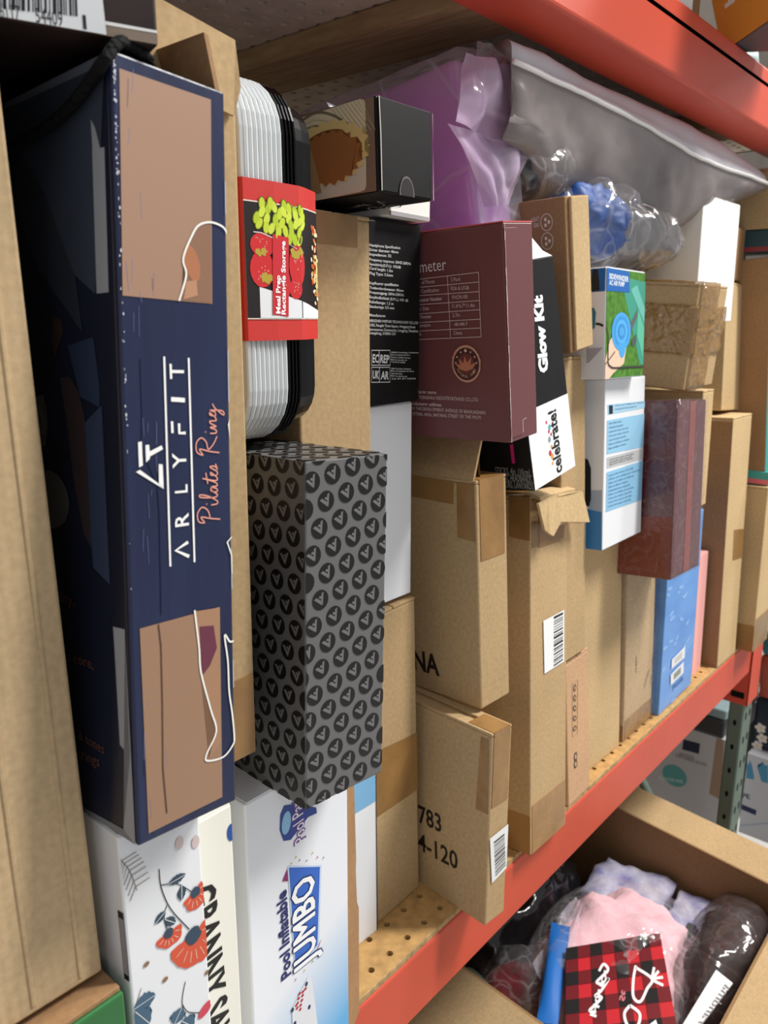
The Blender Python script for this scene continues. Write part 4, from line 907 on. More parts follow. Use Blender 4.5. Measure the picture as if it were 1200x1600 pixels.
rows_(*[(0.0256, 0.1635), (0.117, 0.1618), (0.1176, 0.1548), (0.026, 0.1552)], 2, '#5a86a8'); rows_(*[(0.0108, 0.1449), (0.0708, 0.1445), (0.0728, 0.1128), (0.0107, 0.112)], 7, '#4a7694')
rows_(*[(0.0129, 0.1031), (0.0971, 0.1017), (0.0976, 0.0947), (0.0133, 0.0943)], 3, '#66686c'); rows_(*[(0.012, 0.0858), (0.1063, 0.0858), (0.1073, 0.0429), (0.0121, 0.046)], 9, '#3f6c90')
a.poly('left', [(0.1799, 0.0469), (0.1987, 0.0457), (0.1996, -0.0003), (0.18, -0.0016)], '#3f83c0', 1); a.poly('left', [(0.1827, 0.0686), (0.1984, 0.0698), (0.1988, 0.045), (0.183, 0.0465)], '#a9b6cc', 1)
a.poly('left', [(0.1775, 0.1049), (0.1813, 0.1036), (0.185, 0.0937), (0.1856, 0.0586), (0.1836, 0.0502), (0.1783, 0.0505)], '#2b2d2c', 2)
a.build('printed_lettering')
P = (0.7975, 0.0, 0.5008, 0.0999, 0.2, 0.115, 0.3, -3.37, 0.93)
r = printed('outdoor_air_pump_box', P, 'white_card', 'box with a green grass and blue hose picture on top of the white text box')
w_, d_, h_ = P[3:6]; a = Art(r, w_, d_, h_)
a.poly('front', [(.001, .001), (w_-.001, .001), (w_-.001, h_-.001), (.001, h_-.001)], 'grass_print', 1)
a.poly('front', [(0.0441, 0.0904), (0.0511, 0.1064), (0.103, 0.1044), (0.0992, 0.0124), (0.0892, 0.0146)], '#3f9c86', 2)
a.poly('front', [(0.0608, 0.0948), (0.0768, 0.1002), (0.1025, 0.0754), (0.0986, 0.0597)], '#6cbcb0', 3); a.poly('front', [(0.0807, 0.0748), (0.099, 0.0538), (0.0974, 0.0214), (0.08, 0.046)], '#5fbfa0', 3)
a.poly('front', [(0.0001, 0.1142), (0.0553, 0.1131), (0.0576, 0.0914), (0.0, 0.0909)], '#1f66b4', 4)
q = [(0.0057, 0.1035), (0.0536, 0.1024), (0.006, 0.0973), (0.0437, 0.0969)]; a.text('front', 'SIDEWINDER', q[0], q[1], .0052, '#e6eef6', 5, .03); a.text('front', 'AC AIR PUMP', q[2], q[3], .0048, '#e6eef6', 5, .03)
a.poly('front', [(0.0188, 0.0458), (0.0526, 0.0355), (0.0468, 0.0156), (0.0205, 0.006), (0.01, -0.0001), (-0.0006, 0.0003), (-0.0035, 0.0205), (0.0105, 0.0404)], '#eccbb0', 3)
a.poly('front', [(0.0583, 0.0563), (0.0806, 0.0757), (0.0789, 0.0652), (0.0644, 0.0507)], '#5b6468', 4); a.poly('front', [(0.0639, 0.0402), (0.0775, 0.0479), (0.0782, 0.0373), (0.069, 0.0325)], '#4d5a52', 4)
cc, ca, cb = [(0.0383, 0.0496), (0.0622, 0.0497), (0.0373, 0.07)]
for k, m in ((1.0, '#4aa8e8'), (.82, '#3b96dc'), (.62, '#58b2ee'), (.42, '#3890d4'), (.24, '#4fa6e4')): a.ell('front', cc, abs(ca[0]-cc[0])*k, abs(cb[1]-cc[1])*k, m, 5+int((1-k)*5), 0, 22)
a.ell('front', [(0.0412, 0.0356)][0], .009, .014, '#4aa8e8', 5); 
a.line('front', [(-0.0048, 0.0561), (0.0026, 0.0521), (0.0058, 0.0413), (0.0063, 0.0184), (0.0127, 0.0132), (0.0225, 0.0114), (0.0608, 0.0113), (0.0993, 0.0109)], .0019, '#3a3632', 8, sm=4)
a.line('front', [(0.0009, 0.0163), (0.0112, 0.022), (0.0228, 0.0288)], .0014, '#6a5444', 8)
a.poly('left', [(0.1779, 0.119), (0.1994, 0.1138), (0.199, 0.0907), (0.1783, 0.0908)], '#1f66b4', 1); a.poly('left', [(0.1854, 0.1139), (0.1908, 0.1133), (0.1928, 0.0999), (0.193, 0.0919), (0.1823, 0.0914), (0.1826, 0.0999)], '#20272c', 2)
a.poly('left', [(0.1785, 0.0759), (0.187, 0.0745), (0.1894, 0.0698), (0.1883, 0.0536), (0.1838, 0.052), (0.1788, 0.0518)], '#3a7f96', 1); a.line('left', [(0.1893, 0.0581), (0.1937, 0.0574), (0.1979, 0.0554)], .0024, '#2a2a2c', 2, sm=4)
a.poly('left', [(0.1791, 0.033), (0.1976, 0.0332), (0.1823, 0.0181), (0.1793, 0.0173)], '#b4b2b8', 1)
a.build('printed_picture')

P = (0.9988, -0.01, 0.4763, 0.1192, 0.2, 0.128, 2.92, 3.97, -0.2)
r = carton('taped_carton', P, 'kraft', 'small kraft carton wrapped in shiny crumpled packing tape', tape=0)
w_, d_, h_ = P[3:6]
def wrinkled(name, parent, x0, x1, y0, y1, z0, z1, m, amp, n=14, seed=1, freq=40):
    bm = bmesh.new(); addbox(bm, x0, x1, y0, y1, z0, z1)
    bmesh.ops.subdivide_edges(bm, edges=bm.edges[:], cuts=n, use_grid_fill=True); crumple(bm, amp, freq, seed); return obj(name, bm, m, parent, True)
wrinkled('packing_tape', r, -.0022, w_+.0022, -.0022, d_, h_*.34, h_*.80, 'tape_clear', .0016, 16, 3, 60)
wrinkled('packing_tape', r, w_*.05, w_*.62, -.003, d_, -.001, h_+.003, 'tape_clear', .0014, 14, 9, 70)
P = (0.936, -0.038, 0.2506, 0.109, 0.2, 0.219, 2.0, -4.0, 4.0)
r = printed('maroon_game_box', P, 'maroon_glossy', 'glossy dark maroon box in shrink wrap under the taped carton')
w_, d_, h_ = P[3:6]
a = Art(r, w_, d_, h_); a.poly('left', [(0.002, .001), (d_-.001, .001), (d_-.001, h_*.36), (.002, h_*.30)], '#7c3a2a', 1); a.poly('front', [(w_*.42, .001), (w_*.62, .001), (w_*.62, h_-.001), (w_*.42, h_-.001)], '#8a4a44', 1); a.build('printed_band')
wrinkled('shrink_wrap', r, -.0016, w_+.0016, -.0018, d_, -.0010, h_+.0016, 'film_thin', .0009, 12, 5, 34)
P = (0.9587, 0.0158, 0.0, 0.095, 0.2, 0.249, 0.21, -2.1, -1.06)
r = carton('wrapped_carton', P, 'kraft_tan', 'kraft carton in a loose plastic wrap beside the blue box', tape=0, bottom_tape=.03)
w_, d_, h_ = P[3:6]
wrinkled('plastic_wrap', r, -.003, w_+.002, -.004, d_, .0, h_+.002, 'film_thin', .0035, 14, 8, 16)
a = Art(r, w_, d_, h_)
for k, (q, t) in enumerate((([(0.0687, 0.0543), (0.0845, 0.0762)], 'C/NO.'), ([(0.0944, 0.0514), (0.1011, 0.1202)], 'SIZE 60X35X10 CM'), ([(0.0401, 0.0898), (0.0383, 0.1132)], 'ITEM'))): a.text('front', t, q[0], q[1], .006, '#5a4a3a', 1)
a.build('printed_lettering')
P = (1.0628, 0.0084, -0.0, 0.1264, 0.2, 0.2856, -0.01, -0.53, -1.92)
r = printed('sky_blue_box', P, 'blue_print', 'flat sky blue box with cloud print and two white stickers')
w_, d_, h_ = P[3:6]; a = Art(r, w_, d_, h_); random.seed(4)
for c in [(0.0133, 0.1899), (0.0447, 0.1804), (0.0788, 0.1638), (0.0285, 0.1481), (0.0666, 0.1301), (0.0966, 0.1165), (0.0557, 0.1025), (0.0935, 0.0816), (0.018, 0.1068), (0.0102, 0.0751), (0.0605, 0.0062)]:
    for k in range(2): a.ell('front', (c[0]+random.uniform(-.012, .012), c[1]+random.uniform(-.005, .005)), random.uniform(.005, .011), random.uniform(.0018, .0036), '#8cb6ec', 1, random.uniform(-20, 20), 10)
q = [(0.0488, 0.0225), (0.0902, 0.0212)]; a.text('front', 'puzzle', q[0], q[1], .010, '#2d5aa0', 2); a.build('printed_clouds')
for q in ([(0.0357, 0.0765), (0.0869, 0.0798), (0.088, 0.0603), (0.036, 0.0612)], [(0.0352, 0.0525), (0.0852, 0.055), (0.0877, 0.0354), (0.0381, 0.0341)]):
    a = Art(r, w_, d_, h_, off=.0009); a.poly('front', q, '#e9ebee', 1); c = sum((Vector(p_) for p_ in q), Vector((0, 0)))/4
    a.poly('front', [c+(Vector(p_)-c)*.55 for p_ in q], '#c9ccc8' if q[0][1] > .06 else '#8f958c', 2); a.build('price_sticker', 'white price sticker')
P = (1.2269, 0.0207, -0.0, 0.0437, 0.2, 0.2012, 1.72, -2.1, 2.41)
printed('pink_box', P, 'pink_card', 'slim pink box between the blue box and a tall kraft carton')
P = (1.1448, 0.012, 0.2954, 0.043, 0.2, 0.17, -0.12, -1.33, 0.17)
carton('slim_kraft_carton', P, 'kraft_light', 'slim kraft carton standing on the blue box, behind the maroon game box', tape=0)
P = (1.2864, 0.0002, 0.0, 0.0885, 0.2, 0.4145, -0.78, -2.07, -0.0)
r = carton('kraft_carton', P, 'kraft_light', 'tall kraft carton near the green post with a square of tape on its front', tape=0)
a = Art(r, *P[3:6]); a.poly('front', [(0.0371, 0.2288), (0.1068, 0.2207), (0.1116, 0.1709), (0.0404, 0.1759)], 'tape', 1); a.build('packing_tape')
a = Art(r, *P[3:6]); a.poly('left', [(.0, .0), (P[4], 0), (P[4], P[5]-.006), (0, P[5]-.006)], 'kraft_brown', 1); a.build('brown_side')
P = (1.3191, 0.045, 0.4207, 0.0877, 0.2, 0.2022, -0.26, -4.07, 3.85)
r = carton('kraft_carton', P, 'kraft_light', 'kraft carton on top of the tall carton by the post, below the white box', tape=0)
P = (1.1546, 0.04, 0.5592, 0.1515, 0.2, 0.1685, -0.01, -0.84, -0.27)
printed('white_box', P, 'white_sheet', 'plain white box standing high at the right under the grey bedding bag')
r = carton('small_kraft_box', (1.343, .062, .6235, .075, .16, .080, 0, 0, 0), 'kraft_brown', 'small brown box right of the high white box', tape=0, flaps=False, cat='box')
r = carton('taped_carton', (1.392, -.024, 0, .086, .25, .292, 0, -1, 0), 'kraft_light', 'kraft carton with taped lower corner at the end of the shelf', tape=0, bottom_tape=.06)
r = printed('teal_box', (1.40, -.016, .2935, .077, .2, .022, 0, 0, 0), 'teal', 'thin teal and pink box lying on the taped end carton')
a = Art(r, .075, .2, .022); a.poly('front', [(.001, .001), (.074, .001), (.074, .009), (.001, .009)], '#e0707c', 1); a.poly('left', [(.001, .001), (.199, .001), (.199, .009), (.001, .009)], '#e0707c', 1); a.build('printed_band')
r = carton('kraft_carton', (1.402, -.008, .316, .076, .40, .345, 0, -4.5, 0), 'kraft_brown', 'tall brown carton with a teal edge on the thin teal box at the right edge', tape=0, flaps=False)
a = Art(r, .076, .42, .35); a.poly('front', [(.001, .001), (.075, .001), (.075, .349), (.001, .349)], '#3f9a92', 1); a.build('teal_front')
r = printed('dark_teal_box', (1.403, .012, .6675, .075, .3, .034, 0, 0, 0), '#22424a', 'flat dark teal box on the tall brown carton at the right edge')
a = Art(r, .075, .3, .034); a.poly('left', [(.001, .001), (.299, .001), (.299, .008), (.001, .008)], '#8a2c34', 1); a.build('printed_band')
r = carton('kraft_carton', (1.400, .016, .7025, .078, .4, .09, 0, 0, 0), 'kraft', 'brown carton high at the right edge under the end of the bedding bag', tape=0)

# ---------------------------------------------------------------- bags on top of the boxes
P = (0.663, 0.066, 0.612, 0.062, 0.26, 0.18, 0.0, -6.0, -9.0)
w_, d_, h_ = P[3:6]
r = root('purple_pack', P, 'lilac foam pack in a cloudy plastic bag gathered at its corner', 'bag')
bm = bmesh.new(); addbox(bm, 0, w_, 0, d_, 0, h_, .008, 3)
bmesh.ops.subdivide_edges(bm, edges=bm.edges[:], cuts=3, use_grid_fill=True); crumple(bm, .003, 18, 2); obj('foam_block', bm, 'purple', r, True)
wrinkled('plastic_bag', r, -.006, w_+.010, -.007, d_+.006, .0, h_+.006, 'film_haze', .004, 20, 4, 12)
def sheet(name, parent, corners, nu, nv, amp, freq, seed, m, bow=(0, 0, 0)):
    """wrinkled film patch between four 3D corners a-b-c-d"""
    bm = bmesh.new(); a_, b_, c_, d2 = [Vector(q) for q in corners]; g = []
    nrm = (b_-a_).cross(d2-a_).normalized()
    for i in range(nu+1):
        for j in range(nv+1):
            u, v = i/nu, j/nv; p = (a_.lerp(b_, u)).lerp(d2.lerp(c_, u), v)
            p += nrm*amp*(1-2*abs(noise.noise(Vector((u*freq, v*freq*.35, seed))))+.12*noise.noise(Vector((u*6, v*6, seed+3))))+Vector(bow)*4*u*(1-u)*math.sin(math.pi*v)
            g.append(bm.verts.new(p))
    for i in range(nu):
        for j in range(nv): bm.faces.new((g[i*(nv+1)+j], g[(i+1)*(nv+1)+j], g[(i+1)*(nv+1)+j+1], g[i*(nv+1)+j+1]))
    return obj(name, bm, m, parent, True)
q = [(0.6215, 0.052, 0.7901), (0.7023, 0.052, 0.7872), (0.7265, 0.052, 0.7219), (0.6996, 0.052, 0.6742), (0.6479, 0.052, 0.6699), (0.6025, 0.052, 0.7267), (0.5811, 0.052, 0.7643)]
q = [Vector(p_)-Vector(P[:3]) for p_ in q]
def worldsheet(name, parent, corners, *k, **kw):
    o = sheet(name, None, corners, *k, **kw); bpy.context.view_layer.update(); o.parent = parent; o.matrix_parent_inverse = parent.matrix_world.inverted(); return o
bpy.context.view_layer.update()
worldsheet('bag_gather', r, [(0.6132, 0.048, 0.7835), (0.7002, 0.048, 0.7861), (0.7177, 0.048, 0.7173), (0.5877, 0.048, 0.7237)], 26, 26, .010, 2.6, 1.3, 'film_lilac', bow=(0, -.012, 0))
worldsheet('bag_gather', r, [(0.5905, 0.05, 0.7244), (0.7209, 0.05, 0.7191), (0.6898, 0.05, 0.6696), (0.6484, 0.05, 0.6632)], 24, 20, .009, 2.2, 4.1, 'film_lilac', bow=(0, -.010, 0))
worldsheet('bag_gather', r, [(0.6397, 0.06, 0.7999), (0.6961, 0.06, 0.8045), (0.6908, 0.06, 0.7852), (0.6308, 0.06, 0.7798)], 16, 10, .006, 6, 8.4, 'film_white')

# grey bedding bag: closed loft along the shelf
r = root('bedding_bag', (.66, .05, .70), 'big grey and white zipped bedding bag lying on top of the boxes', 'bag')
top = [(0.6773, 0.048, 0.7949), (0.7271, 0.048, 0.7983), (0.7904, 0.048, 0.8003), (0.8621, 0.048, 0.8013), (0.9437, 0.048, 0.8038), (1.0379, 0.048, 0.8052), (1.1482, 0.048, 0.8047), (1.2792, 0.048, 0.8016), (1.3885, 0.048, 0.7925), (1.4559, 0.048, 0.7839)]
seam = [(0.6493, 0.03, 0.7787), (0.6975, 0.03, 0.7786), (0.7586, 0.03, 0.7782), (0.8281, 0.03, 0.7761), (0.9075, 0.03, 0.7749), (0.9708, 0.03, 0.7705), (1.0421, 0.03, 0.7627), (1.1313, 0.03, 0.7646), (1.2612, 0.03, 0.7669), (1.3974, 0.03, 0.7674)]
low = [(0.6854, 0.04, 0.7199), (0.7207, 0.04, 0.7167), (0.7874, 0.04, 0.6971), (0.8341, 0.04, 0.669), (0.9255, 0.04, 0.6547), (1.0096, 0.04, 0.6546), (1.1241, 0.04, 0.6738), (1.2294, 0.04, 0.7025), (1.3503, 0.04, 0.7335), (1.4424, 0.04, 0.7621)]
bm = bmesh.new(); rs = []; NS = 28
def samp(c, t):
    t = t*(len(c)-1); i = min(int(t), len(c)-2); return Vector(c[i]).lerp(Vector(c[i+1]), t-i)
for i in range(91):
    t = i/90; T3, S3, L3 = samp(top, t), samp(seam, t), samp(low, t)
    x = (T3.x+S3.x+L3.x)/3 if t > 0 else S3.x
    e = math.sin(math.pi*min(max(t, .0), 1))**.35 if 0 < t < 1 else 0.04
    rm = min(max((x-.70)/.14, 0), 1); rm = rm*rm*(3-2*rm); yb = .062+(.34*max(e, .06)-.012)*rm
    ring = []
    prof = [(.034, S3.z), (.037, S3.z*.6+T3.z*.4), (.048, T3.z), (.10, T3.z+.004), (.18, T3.z), (yb*.8, (T3.z*.8+L3.z*.2)), (yb, (T3.z+L3.z)/2), (yb*.8, L3.z+.012), (.14, L3.z-.004), (.075, L3.z), (.046, L3.z*.72+S3.z*.28), (.036, L3.z*.4+S3.z*.6)]
    pr = smooth_path([(x, y, z) for y, z in prof], 4, True)
    n_ = len(pr)
    for k, p in enumerate(pr):
        n = noise.fractal(p*11, 1, 2, 4)*.005+noise.noise(Vector((p.x*16+p.z*22, p.y*5, 3)))*.004+noise.noise(Vector((p.x*38-p.z*46, p.z*20, 7)))*.0022
        kk = .13+.87*rm; p.y = .034+(p.y-.034)*kk; n *= .2 if k < 22 or k > n_-3 else 1.3; p = p+Vector((0, -n, n*.6)); ring.append(bm.verts.new(p-Vector((.66, .05, .70))))
    rs.append(ring)
n = len(rs[0])
for i in range(len(rs)-1):
    for k in range(n):
        f = bm.faces.new((rs[i][k], rs[i+1][k], rs[i+1][(k+1) % n], rs[i][(k+1) % n])); f.material_index = 1 if k < 22 else 0
bm.faces.new(rs[0]); bm.faces.new(rs[-1][::-1])
edge = [ring[0].co.copy() for ring in rs]
obj('bag_body', bm, ['pillow_grey', 'pillow_white'], r, True)
tube('zip_piping', r, [e+Vector((0, -.0015, .001)) for e in edge], .0026, 'piping', 6)

r = root('grey_bag', (.97, .03, .62), 'grey crumpled plastic bag tucked under the bedding bag', 'bag')
blob('bag_body', r, (.025, .050, .040), (.128, .056, .044), 'film_grey', .010, 15, 3, 5)
blob('bag_contents', r, (.030, .062, .036), (.108, .050, .034), '#6e6868', .010, 14, 6, 4)
r = root('blue_pack', (.84, .02, .617), 'blue cloth packed in clear plastic under the bedding bag', 'bag')
blob('blue_cloth', r, (.030, .050, .052), (.076, .044, .040), 'blue_cloth', .018, 20, 5, 5)
blob('plastic_bag', r, (.032, .048, .050), (.084, .050, .042), 'film', .012, 20, 11, 5, True)
r = root('black_pack', (.72, .05, .677), 'clear crackly bag with black cloth beside the purple pack', 'bag')
blob('black_cloth', r, (.02, .05, .032), (.05, .04, .028), 'black_film', .010, 22, 7, 4)
blob('plastic_bag', r, (.025, .045, .036), (.070, .052, .036), 'film', .012, 18, 15, 4, True, smooth=False)
r = root('film_scrap', (.452, .055, .7045), 'small clear plastic corner sticking up on top of the cookie box', 'plastic')
sheet('film_corner', r, [(0, 0, 0), (.014, .0, .0), (.017, .003, .006), (-.008, .003, .009)], 8, 8, .0012, 5, 2, 'film_white')

# ---------------------------------------------------------------- upper shelf, as far as it shows
r = root('orange_box', (1.112, .021, .886, .2, .12, .26, -115.47, 9.19, -13.0), 'orange and black printed box leaning on the upper shelf edge', 'box')
bm = bmesh.new(); addbox(bm, 0, .20, 0, .12, 0, .26, .0012); obj('box_body', bm, '#3a3a3c', r)
a = Art(r, .20, .12, .26)
a.poly('front', [(.001, .001), (.075, .001), (.082, .05), (.07, .09), (.085, .15), (.074, .2), (.08, .259), (.001, .259)], '#e8963c', 1)
a.poly('left', [(.001, .001), (.119, .001), (.119, .259), (.001, .259)], '#9a5a26', 1)
for k in range(22): a.ell('front', (.078+random.uniform(-.004, .014), random.uniform(.0, .2)), random.uniform(.001, .004), random.uniform(.002, .007), random.choice(('#e8963c', '#3a3a3c')), 2, random.uniform(0, 90), 7)
a.text('front', 'SOUTH', (.018, .15), (.018, .045), .014, '#f4ece0', 3, .03); a.text('front', 'SALLE', (.044, .16), (.044, .065), .014, '#f4ece0', 3, .03)
a.line('front', [(.118, .10), (.16, .10), (.16, .16), (.118, .16)], .004, '#e6e6e6', 3, closed=True); a.build('printed_lettering')
r = printed('white_carton', (.915, .014, .873, .075, .2, .2, 0, 0, 0), 'white_sheet', 'white box on the upper shelf cut off by the top edge')
r = carton('brown_carton', (.998, .030, .873, .055, .2, .2, 0, 0, 0), 'kraft_brown', 'brown carton on the upper shelf between the white and orange boxes', tape=0)
r = root('silver_bag', (1.17, .02, .873), 'silvery teal plastic bag on the upper shelf at the right edge', 'bag')
blob('bag_body', r, (.07, .06, .030), (.10, .06, .036), '#a9c4c6', .012, 18, 3, 5)

# ---------------------------------------------------------------- open carton below the beam with packed clothes
OX, OZ = .98, -.30
r = root('open_carton', (.98, 0, -.60), 'open kraft carton of packed clothes under the red beam', 'carton')
c4 = [(.765, .20), (.738, -.166), (1.210, -.168), (1.262, .24)]
zb_, zt_ = -.60, -.30
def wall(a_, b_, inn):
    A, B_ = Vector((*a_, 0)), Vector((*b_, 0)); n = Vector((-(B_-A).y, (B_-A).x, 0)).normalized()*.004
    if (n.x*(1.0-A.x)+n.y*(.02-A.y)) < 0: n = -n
    o = Vector((.98, 0, -.60)); slab('side_wall', r, [A+Vector((0, 0, zb_))-o, B_+Vector((0, 0, zb_))-o, B_+Vector((0, 0, zt_))-o, A+Vector((0, 0, zt_))-o], n, 'kraft_inside_shade')
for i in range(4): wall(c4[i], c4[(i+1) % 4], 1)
slab('bottom', r, [(x-.98, y, .0) for x, y in c4], (0, 0, .004), 'kraft_inside_shade')
def flap(a_, b_, off, dz, m='kraft'):
    o = Vector((.98, 0, -.60)); A, B_ = Vector((*a_, zt_)), Vector((*b_, zt_)); d_ = (B_-A).normalized()
    A2 = A+Vector((*off, dz))+d_*.012; B2 = B_+Vector((*off, dz))-d_*.012
    slab('top_flap', r, [A-o, B_-o, B2-o, A2-o], (0, 0, -.004), m)
flap(c4[0], c4[1], (-.16, .0), -.055); flap(c4[2], c4[3], (.075, -.004), .006); flap(c4[1], c4[2], (.0, -.16), -.03); 
O_ = Vector((.98, 0, -.60))
# pink fleece with red plaid pocket in a clear zip bag
r = root('pink_fleece_pack', (.96, .02, -.594), 'pink fleece with a red and black plaid panel in a clear zip bag', 'bag')
blob('fleece', r, (.03, .0, .16), (.17, .105, .105), 'pink_fleece', .022, 15, 3, 5, sq=.8)
blob('plastic_bag', r, (.025, .0, .165), (.182, .116, .110), 'film', .012, 15, 9, 5, True, sq=.8)
pc = [(0.9022, 0.0529, -0.318), (1.0196, -0.0379, -0.318), (0.8483, -0.1345, -0.318), (0.7391, -0.0348, -0.318)]
pc = [Vector(p_)-Vector((.96, .02, -.594)) for p_ in pc]
slab('plaid_panel', r, pc, (0, 0, -.006), '#c1272f')
def pl(u, v, o): 
    p_ = pc[0].lerp(pc[1], u).lerp(pc[3].lerp(pc[2], u), v); return p_+Vector((0, 0, o))
a = Art(r, off=.0006); NP = 8
for k in range(NP):
    if k % 2 == 0: a.poly(pl, [((k)/NP, 0), ((k+1)/NP, 0), ((k+1)/NP, 1), ((k)/NP, 1)], '#6d1a20', 1); a.poly(pl, [(0, k/NP), (1, k/NP), (1, (k+1)/NP), (0, (k+1)/NP)], '#6d1a20', 2)
for k in range(0, NP, 2):
    for j in range(0, NP, 2): a.poly(pl, [(k/NP, j/NP), ((k+1)/NP, j/NP), ((k+1)/NP, (j+1)/NP), (k/NP, (j+1)/NP)], 'plaid_black', 3)
for pts in ([(.33, .28), (.38, .22), (.42, .28), (.36, .33), (.30, .38), (.36, .40), (.42, .36), (.34, .46), (.28, .50), (.34, .52), (.27, .58), (.22, .62), (.28, .64)], [(.70, .28), (.66, .40), (.64, .55), (.70, .60), (.78, .50), (.84, .42), (.70, .30)], [(.84, .42), (.92, .36)], [(.84, .42), (.95, .42)], [(.84, .43), (.94, .49)], [(.84, .42), (.88, .32)],
            [(.60, .62), (.54, .68), (.56, .78), (.64, .80), (.68, .70), (.60, .62)], [(.50, .80), (.44, .88), (.46, .98)], [(.50, .80), (.58, .84), (.60, .96)]):
    a.line(pl, pts, .026, '#f1eeee', 5, sm=5)
a.text(pl, 'Honor', (.22, .66), (.40, .24), .06, '#f1eeee', 4, .02); a.text(pl, 'St', (.50, .56), (.54, .48), .05, '#d07a80', 4, .03)
a.poly(pl, [(.66, .84), (.82, .76), (.86, .98), (.70, 1.0)], '#e6e6e8', 6)
a.build('printed_lettering')
worldsheet_pts = [(0.9457, 0.0996, -0.325), (0.9546, 0.0732, -0.325), (0.788, 0.0021, -0.325), (0.773, 0.0254, -0.325)]
bpy.context.view_layer.update()
worldsheet('blue_zip_strip', r, worldsheet_pts, 4, 16, .003, 3, 2.2, '#2369b8', bow=(-.010, .004, .006))
wsh = [(1.034, 0.1049, -0.33), (1.0073, 0.0745, -0.33), (0.7908, -0.0086, -0.33), (0.864, 0.0845, -0.33)]
worldsheet('bag_edge', r, wsh, 16, 16, .012, 4, 6.1, 'film_haze')
r = root('lavender_pack', (1.13, .04, -.594), 'folded lavender floral cloth packed against the far carton wall', 'cloth')
wrinkled('folded_cloth', r, -.03, .080, -.03, .090, .0, .215, 'lavender', .010, 14, 3, 20)
wrinkled('folded_cloth', r, -.005, .078, -.122, -.042, .0, .215, 'lavender', .009, 14, 6, 20)
bm = bmesh.new(); addbox(bm, -.030, -.006, -.125, -.085, .215, .232, .002); obj('black_tag', bm, 'black_card', r)
r = root('dark_garment_bag', (1.06, -.11, -.594), 'dark brown garment in film with a white label along its edge', 'bag')
blob('garment', r, (.06, .0, .135), (.135, .058, .12), 'dark_cloth', .012, 12, 5, 5, sq=.8)
blob('plastic_bag', r, (.055, .0, .14), (.15, .064, .132), 'film_brown', .008, 14, 12, 5, True, sq=.8)
lb = [(0.9978, -0.126, -0.312), (0.9891, -0.1511, -0.312), (0.8699, -0.1403, -0.312), (0.8581, -0.1238, -0.312)]
lb = [Vector(p_)-Vector((1.06, -.11, -.594)) for p_ in lb]
s_ = slab('white_label', r, lb, (0, 0, -.002), '#e8e8e8')
a = Art(r, off=.0006)
def lbf(u, v, o): return lb[3].lerp(lb[0], u).lerp(lb[2].lerp(lb[1], u), v)+Vector((0, 0, o))
a.text(lbf, 'Grandma', (.05, .75), (.92, .75), .45, '#8a8a8c', 1); a.build('printed_lettering')
r = root('red_shirt_pack', (.86, .10, -.594), 'dark red shirt in clear film at the near left of the open carton', 'bag')
blob('shirt', r, (.015, -.02, .13), (.075, .085, .10), 'red_cloth', .012, 14, 4, 5, sq=.8)
blob('plastic_bag', r, (.015, -.02, .13), (.085, .092, .112), 'film', .012, 16, 8, 5, True, sq=.8)
r = root('black_shirt_pack', (1.0, .16, -.594), 'black clothing in glossy film behind the pink fleece', 'bag')
blob('clothing', r, (.02, .02, .14), (.16, .05, .12), 'black_film', .012, 14, 14, 5, sq=.8)
r = root('olive_pack', (.80, .15, -.594), 'dark olive packet in the near left corner of the open carton', 'bag')
blob('packet', r, (.01, .0, .13), (.026, .04, .11), '#4a5046', .006, 18, 2, 4, sq=.8)
blob('plastic_bag', root('clear_scrap_bag', (.63, -.02, -.40), 'clear scrap plastic bag poking up beside the open carton under the beam', 'bag'), (0, 0, .0), (.05, .035, .03), 'film_white', .010, 20, 5, 4, True)

# glove cartons further along the lower shelf
r = printed('glove_carton', (1.76, .085, -.63, .30, .36, .255, 0, 0, 0), '#c4c5ca', 'white glove carton with a teal oval, left of the green post below the beam', group='glove cartons')
a = Art(r, .30, .36, .255)
def glv(px): return px
a.ell('left', [(1.76, 0.2116, -0.509)][0][0:0] or (.365-([(1.76, 0.2116, -0.509)][0][1]-.085)-.005, [(1.76, 0.2116, -0.509)][0][2]+.63), .030, .028, '#5fa6a8', 1)
Lx = lambda p_: (.36-(p_[1]-.085), p_[2]+.63)
q = [Lx(p_) for p_ in [(1.76, 0.1989, -0.4068), (1.76, 0.16, -0.404), (1.76, 0.1605, -0.4309), (1.76, 0.1995, -0.4341)]]; a.poly('left', q, '#232c4a', 1)
q = [Lx(p_) for p_ in [(1.76, 0.2042, -0.4511), (1.76, 0.1709, -0.4484), (1.76, 0.2129, -0.4579), (1.76, 0.1403, -0.4564), (1.76, 0.2475, -0.5341), (1.76, 0.1888, -0.5203)]]; a.text('left', 'NITRILE', q[0], q[1], .008, '#5a5e66', 1); a.text('left', 'DISPOSABLE GLOVES', q[2], q[3], .008, '#5a5e66', 1); a.text('left', 'POWDER FREE', q[4], q[5], .008, '#dff0f0', 2)
q = [Lx(p_) for p_ in [(1.76, 0.125, -0.3713), (1.76, 0.1083, -0.3652), (1.76, 0.1012, -0.5275), (1.76, 0.1281, -0.5222)]]; a.poly('left', q, '#a28b78', 1)
a.build('printed_lettering')
r = printed('glove_carton', (1.82, -.20, -.63, .30, .27, .210, 0, 0, 0), '#c4c5ca', 'white carton printed with two teal gloves, right of the green post', group='glove cartons')
a = Art(r, .30, .27, .210); Lx = lambda p_: (.27-(p_[1]+.20), p_[2]+.63)
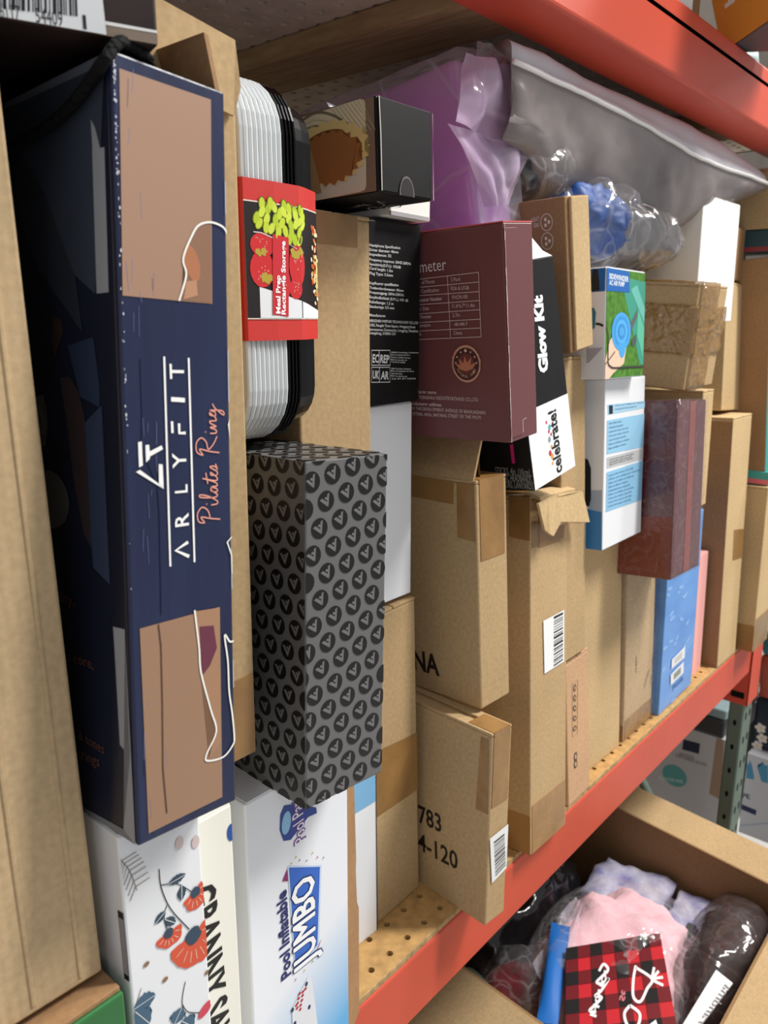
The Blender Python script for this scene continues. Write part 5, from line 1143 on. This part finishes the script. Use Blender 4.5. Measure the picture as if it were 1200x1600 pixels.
for q in ([Lx(p_) for p_ in [(1.82, 0.072, -0.4469), (1.82, 0.071, -0.4432), (1.82, 0.0658, -0.4511), (1.82, 0.0631, -0.4367), (1.82, 0.0576, -0.4479), (1.82, 0.0509, -0.4718), (1.82, 0.0499, -0.4815), (1.82, 0.0667, -0.485)]], [Lx(p_) for p_ in [(1.82, 0.0464, -0.4468), (1.82, 0.0434, -0.4356), (1.82, 0.0399, -0.4425), (1.82, 0.0357, -0.4293), (1.82, 0.0307, -0.4372), (1.82, 0.024, -0.4345), (1.82, 0.0193, -0.4788), (1.82, 0.0332, -0.4796)]]): a.poly('left', q, '#4d8fae', 1)
q = [Lx(p_) for p_ in [(1.82, 0.07, -0.5373), (1.82, 0.0529, -0.535), (1.82, 0.0711, -0.5549), (1.82, 0.0364, -0.5566), (1.82, 0.0364, -0.5703), (1.82, 0.0712, -0.5686)]]; a.text('left', 'PE', q[0], q[1], .012, '#3a3e48', 1, .02); a.poly('left', q[2:], '#2a3656', 1)
a.line('left', [Lx(p_) for p_ in [(1.82, 0.0683, -0.6123), (1.82, 0.0354, -0.5937), (1.82, 0.0087, -0.5781)]], .002, '#8fa6bc', 1)
a.build('printed_lettering')
r = root('floral_cloth_pack', (1.90, -.02, -.42), 'folded dark floral cloth on the glove carton right of the post', 'cloth')
bm = bmesh.new(); addbox(bm, -.05, .16, -.12, .095, .001, .13, .012, 3); obj('folded_cloth', bm, '#27303c', r, True)
a = Art(r, off=.0015); random.seed(9)
LF = lambda u, v, o: (-.05-o, u, v)
for k in range(16):
    c = (random.uniform(-.10, .085), random.uniform(.01, .12)); m = random.choice(('#d9a0a8', '#e6dcd4', '#c47a56', '#d9a0a8'))
    for t in range(5): a.ell(LF, (c[0]+.007*math.cos(t*1.257), c[1]+.007*math.sin(t*1.257)), .006, .005, m, 1, 72*t, 8)
    a.ell(LF, c, .003, .003, '#e8c05a', 2, n=8)
a.build('printed_flowers')
r = root('red_cloth_pack', (1.90, -.02, -.286), 'orange red folded cloth above the dark floral cloth', 'cloth')
wrinkled('folded_cloth', r, -.05, .16, -.12, .09, .0, .10, '#c85a42', .006, 8, 3, 18)
r = root('teal_cloth_pack', (1.90, -.02, -.180), 'teal folded cloth on the red one, right of the post connector', 'cloth')
wrinkled('folded_cloth', r, -.05, .16, -.12, .09, .0, .05, '#4f8f98', .006, 8, 5, 18)
r = root('dark_tray', (1.62, .11, -.63), 'dark grey box in the shade below the beam, left of the post', 'box')
bm = bmesh.new(); addbox(bm, .14, .40, .0, .3, .257, .30, .004); obj('tray_body', bm, '#3c3e42', r)
bm = bmesh.new(); addbox(bm, .142, .398, -.001, .298, .301, .325, .004); obj('tray_lid', bm, '#8fa4a8', r)
